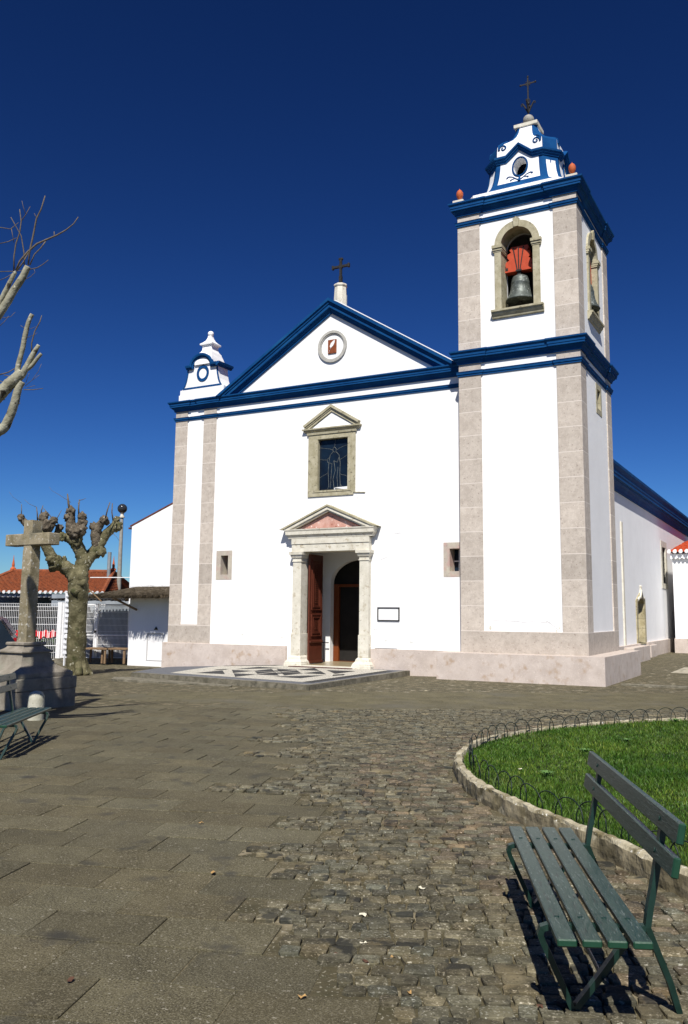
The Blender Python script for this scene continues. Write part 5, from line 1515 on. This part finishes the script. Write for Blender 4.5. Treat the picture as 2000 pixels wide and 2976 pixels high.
# barrier tape tied across the fence
mb = MB(); mt_ = MB(); a = G0+fdir*.15; b_ = G0+fdir*2.9; n = 90
for i in range(n):
    p = a.lerp(b_, i/n); q = a.lerp(b_, (i+1)/n); z0 = .80+.03*math.sin(i*.7)+.0; h = .075+.05*abs(math.sin(i*.5)); z1 = .80+.03*math.sin((i+1)*.7); h1 = .075+.05*abs(math.sin((i+1)*.5))
    off = nn*(.03+.02*math.sin(i*1.3)); 
    tgt = mt_ if i % 5 in (1, 3) and i % 7 else mb
    tgt.face([tgt.v((p.x+off.x, p.y+off.y, z0-h)), tgt.v((q.x+off.x, q.y+off.y, z1-h1)), tgt.v((q.x+off.x, q.y+off.y, z1+h1)), tgt.v((p.x+off.x, p.y+off.y, z0+h))])
tape = tag(mb.build('barrier_tape', TAPE), 'red and white plastic barrier tape tied along the mesh fence', 'barrier tape')
o = mt_.build('white_stripe', TAPEW); o.parent = tape

# things in the yard behind the gate
yard = lambda u, v_, D: on_d(*zc(u, v_), D)
def yd(D): return TD*0+D
c = yard(602, 1195, 27.2)
mb = MB()
for k in range(12): mb.box(c[0]-.26, c[0]+.26, c[1]-.02, c[1]+.02, c[2]-.98+k*.165, c[2]-.98+k*.165+.09)
mb.box(c[0]-.28, c[0]-.26, c[1]-.03, c[1]+.03, c[2]-1.0, c[2]+.98); mb.box(c[0]+.26, c[0]+.28, c[1]-.03, c[1]+.03, c[2]-1.0, c[2]+.98)
mb.box(c[0]-.24, c[0]-.2, c[1]-.01, c[1]+.03, -.2, c[2]-.98); mb.box(c[0]+.2, c[0]+.24, c[1]-.01, c[1]+.03, -.2, c[2]-.98)
tag(mb.build('slatted_shutter', BLINDM), 'white slatted panel standing behind the gate to the left of the pollarded tree', 'shutter')
for (u, lab) in ((830, 'worn brown wooden table in the yard, nearest the middle post of the gate'), (990, 'worn brown wooden table in the yard, nearest the shed')):
    c = yard(u, 1440, 27.8); t = thing('yard_table', lab, 'table', (c[0], c[1], -.1), .3, 'wooden tables in the yard')
    mb = MB(); mb.box(-.45, .45, -.3, .3, .44, .49, .005); mb.build('table_top', WOODB, t)
    for sx in (-.38, .38):
        for sy in (-.24, .24): MB().box(sx-.03, sx+.03, sy-.03, sy+.03, 0, .44).build('leg', WOODB, t)
# yard wall in shade behind
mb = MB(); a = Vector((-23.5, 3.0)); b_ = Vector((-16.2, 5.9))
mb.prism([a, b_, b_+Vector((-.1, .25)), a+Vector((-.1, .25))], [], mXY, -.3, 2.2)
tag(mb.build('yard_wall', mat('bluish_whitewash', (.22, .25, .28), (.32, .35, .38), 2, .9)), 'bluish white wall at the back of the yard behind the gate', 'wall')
mb = MB(); 
for i in range(36):
    p = Vector((-21.6, 1.2)).lerp(Vector((-17.3, 3.1)), i/36); mb.tube([(p.x, p.y, 1.96+.012*math.sin(i*1.7)), (p.x-.5, p.y+1.9, 2.06)], .035, 5)
mb.prism([(-21.6, 1.2), (-17.3, 3.1), (-17.8, 5.0), (-22.1, 3.1)], [], mXY, 1.985, 2.01)
tag(mb.build('yard_canopy', mat('dark_corrugated_sheet', (.02, .02, .022), (.04, .04, .04), 5, .8)), 'dark corrugated canopy over the yard behind the gate', 'canopy')

# ================================================================== CAR (mostly outside the left edge)
cr = on_d(53, 1850, 20.5); car = thing('parked_car', 'dark blue estate car parked by the fence, only its rear in the photo', 'car', (cr[0], cr[1], -.05), math.atan2(.72, .69))
# local +x towards the rear (into the picture), length 4.2 behind it
prof = [(-4.15, .32), (-4.2, .55), (-4.1, .80), (-3.2, .92), (-2.5, 1.42), (-2.2, 1.50), (-.75, 1.52), (-.42, 1.47), (-.12, 1.05), (-.02, .92), (0, .60), (-.03, .32), (-.35, .27), (-3.8, .27)]
mb = MB(); mb.prism(prof, [], lambda p, d: (p[0], d, p[1]), -.80, .80); bmesh.ops.bevel(mb.b, geom=[e for e in mb.b.edges if abs(e.verts[0].co.y-e.verts[1].co.y) < .01 and e.calc_face_angle(0) > .8], offset=.07, segments=3, affect='EDGES')
mb.build('car_body', CARP, car, smooth=True)
mb = MB()
for d0, d1 in ((-.812, -.79), (.79, .812)):
    for w_ in ([(-3.0, .96), (-2.42, 1.38), (-2.05, 1.43), (-2.05, .97)], [(-1.98, .97), (-1.98, 1.43), (-1.25, 1.44), (-1.25, .98)], [(-1.17, .98), (-1.17, 1.44), (-.72, 1.43), (-.42, 1.05), (-.5, .98)]):
        mb.prism(w_, [], lambda p, d: (p[0], d, p[1]), d0, d1)
mb.prism([(-.37, 1.42), (-.10, 1.06), (-.085, 1.07), (-.355, 1.43)], [], lambda p, d: (p[0]+.02, d, p[1]+.01), -.66, .66)
mb.build('car_window', GLASS, car)
for x in (-3.35, -.75):
    for y in (-.80, .80):
        mb = MB(); s_ = 1 if y > 0 else -1
        mb.prism([(x+.31*math.cos(a), .31+.31*math.sin(a)) for a in [2*math.pi*i/24 for i in range(24)]], [], lambda p, d: (p[0], d, p[1]), y-s_*.17, y+s_*.02)
        wv = mb.build('wheel', RUBBER, car)
        mb = MB(); mb.prism([(x+.19*math.cos(a), .31+.19*math.sin(a)) for a in [2*math.pi*i/20 for i in range(20)]], [], lambda p, d: (p[0], d, p[1]), y+s_*.0, y+s_*.03); mb.build('rim', STEEL, wv)
for y in (-.7, .7): MB().box(-.06, .015, y-.08, y+.08, .72, 1.0, .01).build('tail_light', mat('red_lens', (.25, .01, .01), None, 5, .2), car)

# ================================================================== FAR BUILDING, LAMP, PIPE, HEDGE
def fb(u, v_, D=36): return on_d(*zc(u, v_), D)
rl, rr_ = fb(110, 757), fb(960, 760)
ax = Vector((rr_[0]-rl[0], rr_[1]-rl[1])); ax.normalize(); ay = Vector((-ax.y, ax.x))
el = Vector(tuple(fb(-60, 934, 33.6))); er = Vector(tuple(fb(868, 940, 33.6)))
house = thing('tiled_house', 'low white house with an orange hipped tile roof beyond the fence', 'house', (el.x, el.y, -.12))
HLc = Vector((el.x, el.y, -.12))
R0, R1 = Vector(tuple(rl)), Vector(tuple(rr_)); R0.z = R1.z = (R0.z+R1.z)/2
el.z = er.z = (el.z+er.z)/2
E0, E1 = el-Vector((ax.x, ax.y, 0))*1.2, er
B1_ = E1+Vector((ay.x, ay.y, 0))*6.4; B0_ = E0+Vector((ay.x, ay.y, 0))*6.4
mb = MB()
tile_roof(mb, E0, E1, R1, R0, .20, .035, 14)
tile_roof(mb, E1, B1_, R1+Vector((.01, .01, 0)), R1, .20, .035, 14)
spart(mb, 'hipped_roof', TILE, house, HLc, normals=False)
mb = MB(); mb.tube([R0, R1], .085, 8); mb.tube([E1, R1], .085, 8); mb.tube([B1_, R1], .08, 8); mb.tube([E0, R0], .085, 8)
spart(mb, 'ridge_tiles', TILE, house, HLc)
for P_ in (R0, R1):
    mb = MB(); mb.lathe([(.12, 0), (.11, .06), (.05, .12), (.06, .20), (.02, .45), (.005, .62)], (P_.x, P_.y, P_.z+.05), 8); spart(mb, 'ridge_finial', TERRA, house, HLc)
mb = MB(); n = int((E1-E0).length/.2)
for i in range(n+1):
    p = E0.lerp(E1, i/n); mb.tube([p+Vector((-ay.x*.03, -ay.y*.03, .0)), p+Vector((ay.x*.05, ay.y*.05, .01))], .062, 8)
    mb.blob(p+Vector((ay.x*.12, ay.y*.12, -.16)), .05, 0, 0, 1)
spart(mb, 'eave_tile_ends', WHITEM, house, HLc)
mb = MB(); c0 = E0+Vector((ay.x*.14, ay.y*.14, 0)); c1 = E1+Vector((ay.x*.14, ay.y*.14, 0))-Vector((ax.x, ax.y, 0))*.2
mb.prism([(c0.x, c0.y), (c1.x, c1.y), (c1.x+ay.x*.2, c1.y+ay.y*.2), (c0.x+ay.x*.2, c0.y+ay.y*.2)], [], mXY, c0.z-.20, c0.z-.05)
w0, w1 = c0+Vector((ay.x, ay.y, 0))*1.9, c1+Vector((ay.x, ay.y, 0))*1.9-Vector((ax.x, ax.y, 0))*.1
mb.prism([(w0.x, w0.y), (w1.x, w1.y), (w1.x+ay.x*3.8, w1.y+ay.y*3.8), (w0.x+ay.x*3.8, w0.y+ay.y*3.8)], [], mXY, -.3, c0.z)
spart(mb, 'house_wall', PLASTER_SHADE, house, HLc)
mb = MB()
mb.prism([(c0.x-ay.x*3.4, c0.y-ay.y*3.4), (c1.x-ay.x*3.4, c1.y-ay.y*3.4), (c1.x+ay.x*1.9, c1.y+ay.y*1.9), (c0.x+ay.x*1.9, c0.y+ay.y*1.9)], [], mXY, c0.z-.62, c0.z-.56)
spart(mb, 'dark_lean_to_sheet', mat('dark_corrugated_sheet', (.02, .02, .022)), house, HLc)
mb = MB()
for i in range(5):
    mb = MB(); p = w0.lerp(w1, (i+.5)/5); q = p+Vector((ax.x, ax.y, 0))*.5; mb.prism([(p.x-ay.x*.01, p.y-ay.y*.01), (q.x-ay.x*.01, q.y-ay.y*.01), (q.x+ay.x*.05, q.y+ay.y*.05), (p.x+ay.x*.05, p.y+ay.y*.05)], [], mXY, .7, 1.6)
    spart(mb, 'window', GLASS, house, HLc)
# dark hedge behind the fence
def leafmass(name, pts_fn, n, size, m_):
    V = np.zeros((n*4, 3), np.float32); 
    for i in range(n):
        p = pts_fn(); a = Vector((random.gauss(0, 1), random.gauss(0, 1), random.gauss(0, 1))).normalized(); b_ = a.cross(Vector((random.gauss(0, 1), random.gauss(0, 1), .3))).normalized()
        s_ = size*random.uniform(.6, 1.3)
        for k, (x, y) in enumerate(((-1, 0), (0, -.5), (1, 0), (0, .5))): V[i*4+k] = tuple(Vector(p)+a*x*s_+b_*y*s_)
    me = bpy.data.meshes.new(name); me.from_pydata(V.tolist(), [], [(i*4, i*4+1, i*4+2, i*4+3) for i in range(n)]); me.materials.append(m_)
    o = bpy.data.objects.new(name, me); COL.objects.link(o); return o
HEDGE = mat('dark_hedge_leaf', (.018, .045, .012), (.05, .095, .025), 3, .7)
F0 = G0+fdir*.2+Vector((-.35, .5)); F1 = G0+fdir*7.5+Vector((-.35, .5))
def hp():
    k = random.random(); p = Vector(F0).lerp(Vector(F1), k); h = .75+.3*noise.noise(Vector((k*9, 0, 0)))
    return (p.x+random.gauss(0, .22), p.y+random.gauss(0, .22), -.1+h*random.random()**.7)
tag(leafmass('hedge', hp, 7000, .05, HEDGE), 'dark clipped hedge growing just behind the mesh fence', 'hedge')
mb = MB(); a = on_z(0, 1880, -.1)
# street lamp
gtop = on_d(*zc(1037, 228), 36.5)
lamp = thing('street_lamp', 'grey street lamp with a smoked glass globe behind the shed', 'street lamp', (gtop[0], gtop[1], 0))
LL = Vector((gtop[0], gtop[1], 0)); gx_, gy_, gz_ = gtop
mb = MB(); mb.lathe([(.125, -.1), (.115, .5), (.105, 2.0), (.065, gz_-.36), (.06, gz_-.32)], (gx_, gy_, 0), 14); spart(mb, 'lamp_post', CONC, lamp, LL, smooth=True)
mb = MB(); mb.lathe([(.03, 0), (.115, .01), (.115, .06), (.08, .07), (.065, .17), (.09, .20)], (gx_, gy_, gz_-.40), 14); spart(mb, 'lamp_collar', CREAM, lamp, LL)
spart(MB().sphere((gx_, gy_, gz_), .205, 24), 'lamp_globe', GLOBE, lamp, LL, smooth=True)
spart(MB().sphere((gx_+.0, gy_-.0, gz_-.12), .06, 12), 'lamp_bulb', WHITEM, lamp, LL)
# tall flue pipe
pt_ = on_d(*zc(930, 597), 35.6)
mb = MB(); mb.tube([(pt_[0], pt_[1], -.1), (pt_[0], pt_[1], pt_[2])], .078, 14); mb.tube([(pt_[0], pt_[1], 1.98), (pt_[0], pt_[1], 2.10)], .09, 14); mb.tube([(pt_[0], pt_[1], 2.85), (pt_[0], pt_[1], 2.92)], .086, 14)
tag(mb.build('flue_pipe', STEEL, smooth=True), 'straight grey metal flue pipe rising beside the lamp post', 'pipe')
# cable from the aisle wall to the yard
mb = MB(); a = (-18.66, 2.1, on_y(*zc(1100, 812), 2.1)[2]); b_ = tuple(on_d(*zc(765, 812), 30)); mb.tube([a, b_], .016, 6)
tag(mb.build('white_conduit', WHITEM), 'thin white conduit running from the aisle wall towards the tree', 'cable')
mb = MB(); a = tuple(on_d(*zc(735, 895), 27)); b_ = tuple(on_d(*zc(860, 1015), 27)); mb.tube([a, b_], .02, 5)
tag(mb.build('slanting_pole', WOODB), 'thin pale pole slanting down over the gate behind the tree', 'pole')
# distant trees on the skyline
FAR = mat('distant_foliage', (.03, .05, .022), (.055, .08, .035), 2, .9)
def fp_():
    u = random.random(); p = Vector((-75, 10)).lerp(Vector((-16, 62)), u); h = 2.6+1.6*noise.noise(Vector((u*14, 3, 0)))
    return (p.x+random.gauss(0, 1.2), p.y+random.gauss(0, 1.2), h*random.random()**.6)
o = leafmass('far_trees', fp_, 6000, .35, FAR); o['kind'] = 'stuff'

# ================================================================== ANNEX AT THE RIGHT
annex = thing('sacristy', 'low white wing with a bright red tile roof at the right edge of the photo', 'annex', (-1.0, 20, 0)); ANL = Vector((-1, 20, 0))
AY = 18.6
mb = MB(); mb.box(-2.86, 6, AY, 27, -.4, 4.15); spart(mb, 'annex_wall', PLASTER, annex, ANL)
mb = MB(); mb.box(-2.9, 6, AY-.08, AY+.2, -.4, .60, .008); spart(mb, 'annex_plinth', PLINTH, annex, ANL)
mb = MB(); tile_roof(mb, (-2.98, AY-.25, 4.33), (6.3, AY-.25, 4.33), (6.3, AY+4.2, 6.3), (-.6, AY+4.2, 6.3), .24, .045, 14)
tile_roof(mb, (-3.05, 27, 4.33), (-2.98, AY-.25, 4.33), (-.6, AY+4.2, 6.3), (-.6, 27, 6.3), .24, .045, 10)
spart(mb, 'tile_roof', TILE_RED, annex, ANL, normals=False)
mb = MB(); x = -2.95
while x < 6: mb.tube([(x, AY-.30, 4.33), (x, AY-.1, 4.36)], .085, 8); x += .24
mb.box(-2.93, 6, AY-.12, AY, 4.05, 4.24); x = -2.93
while x < 6: mb.prism([(x, 4.06), (x+.06, 4.0), (x+.12, 4.06)], [], mXZ, AY-.16, AY-.02); x += .17
spart(mb, 'tile_cornice', PLASTER, annex, ANL)
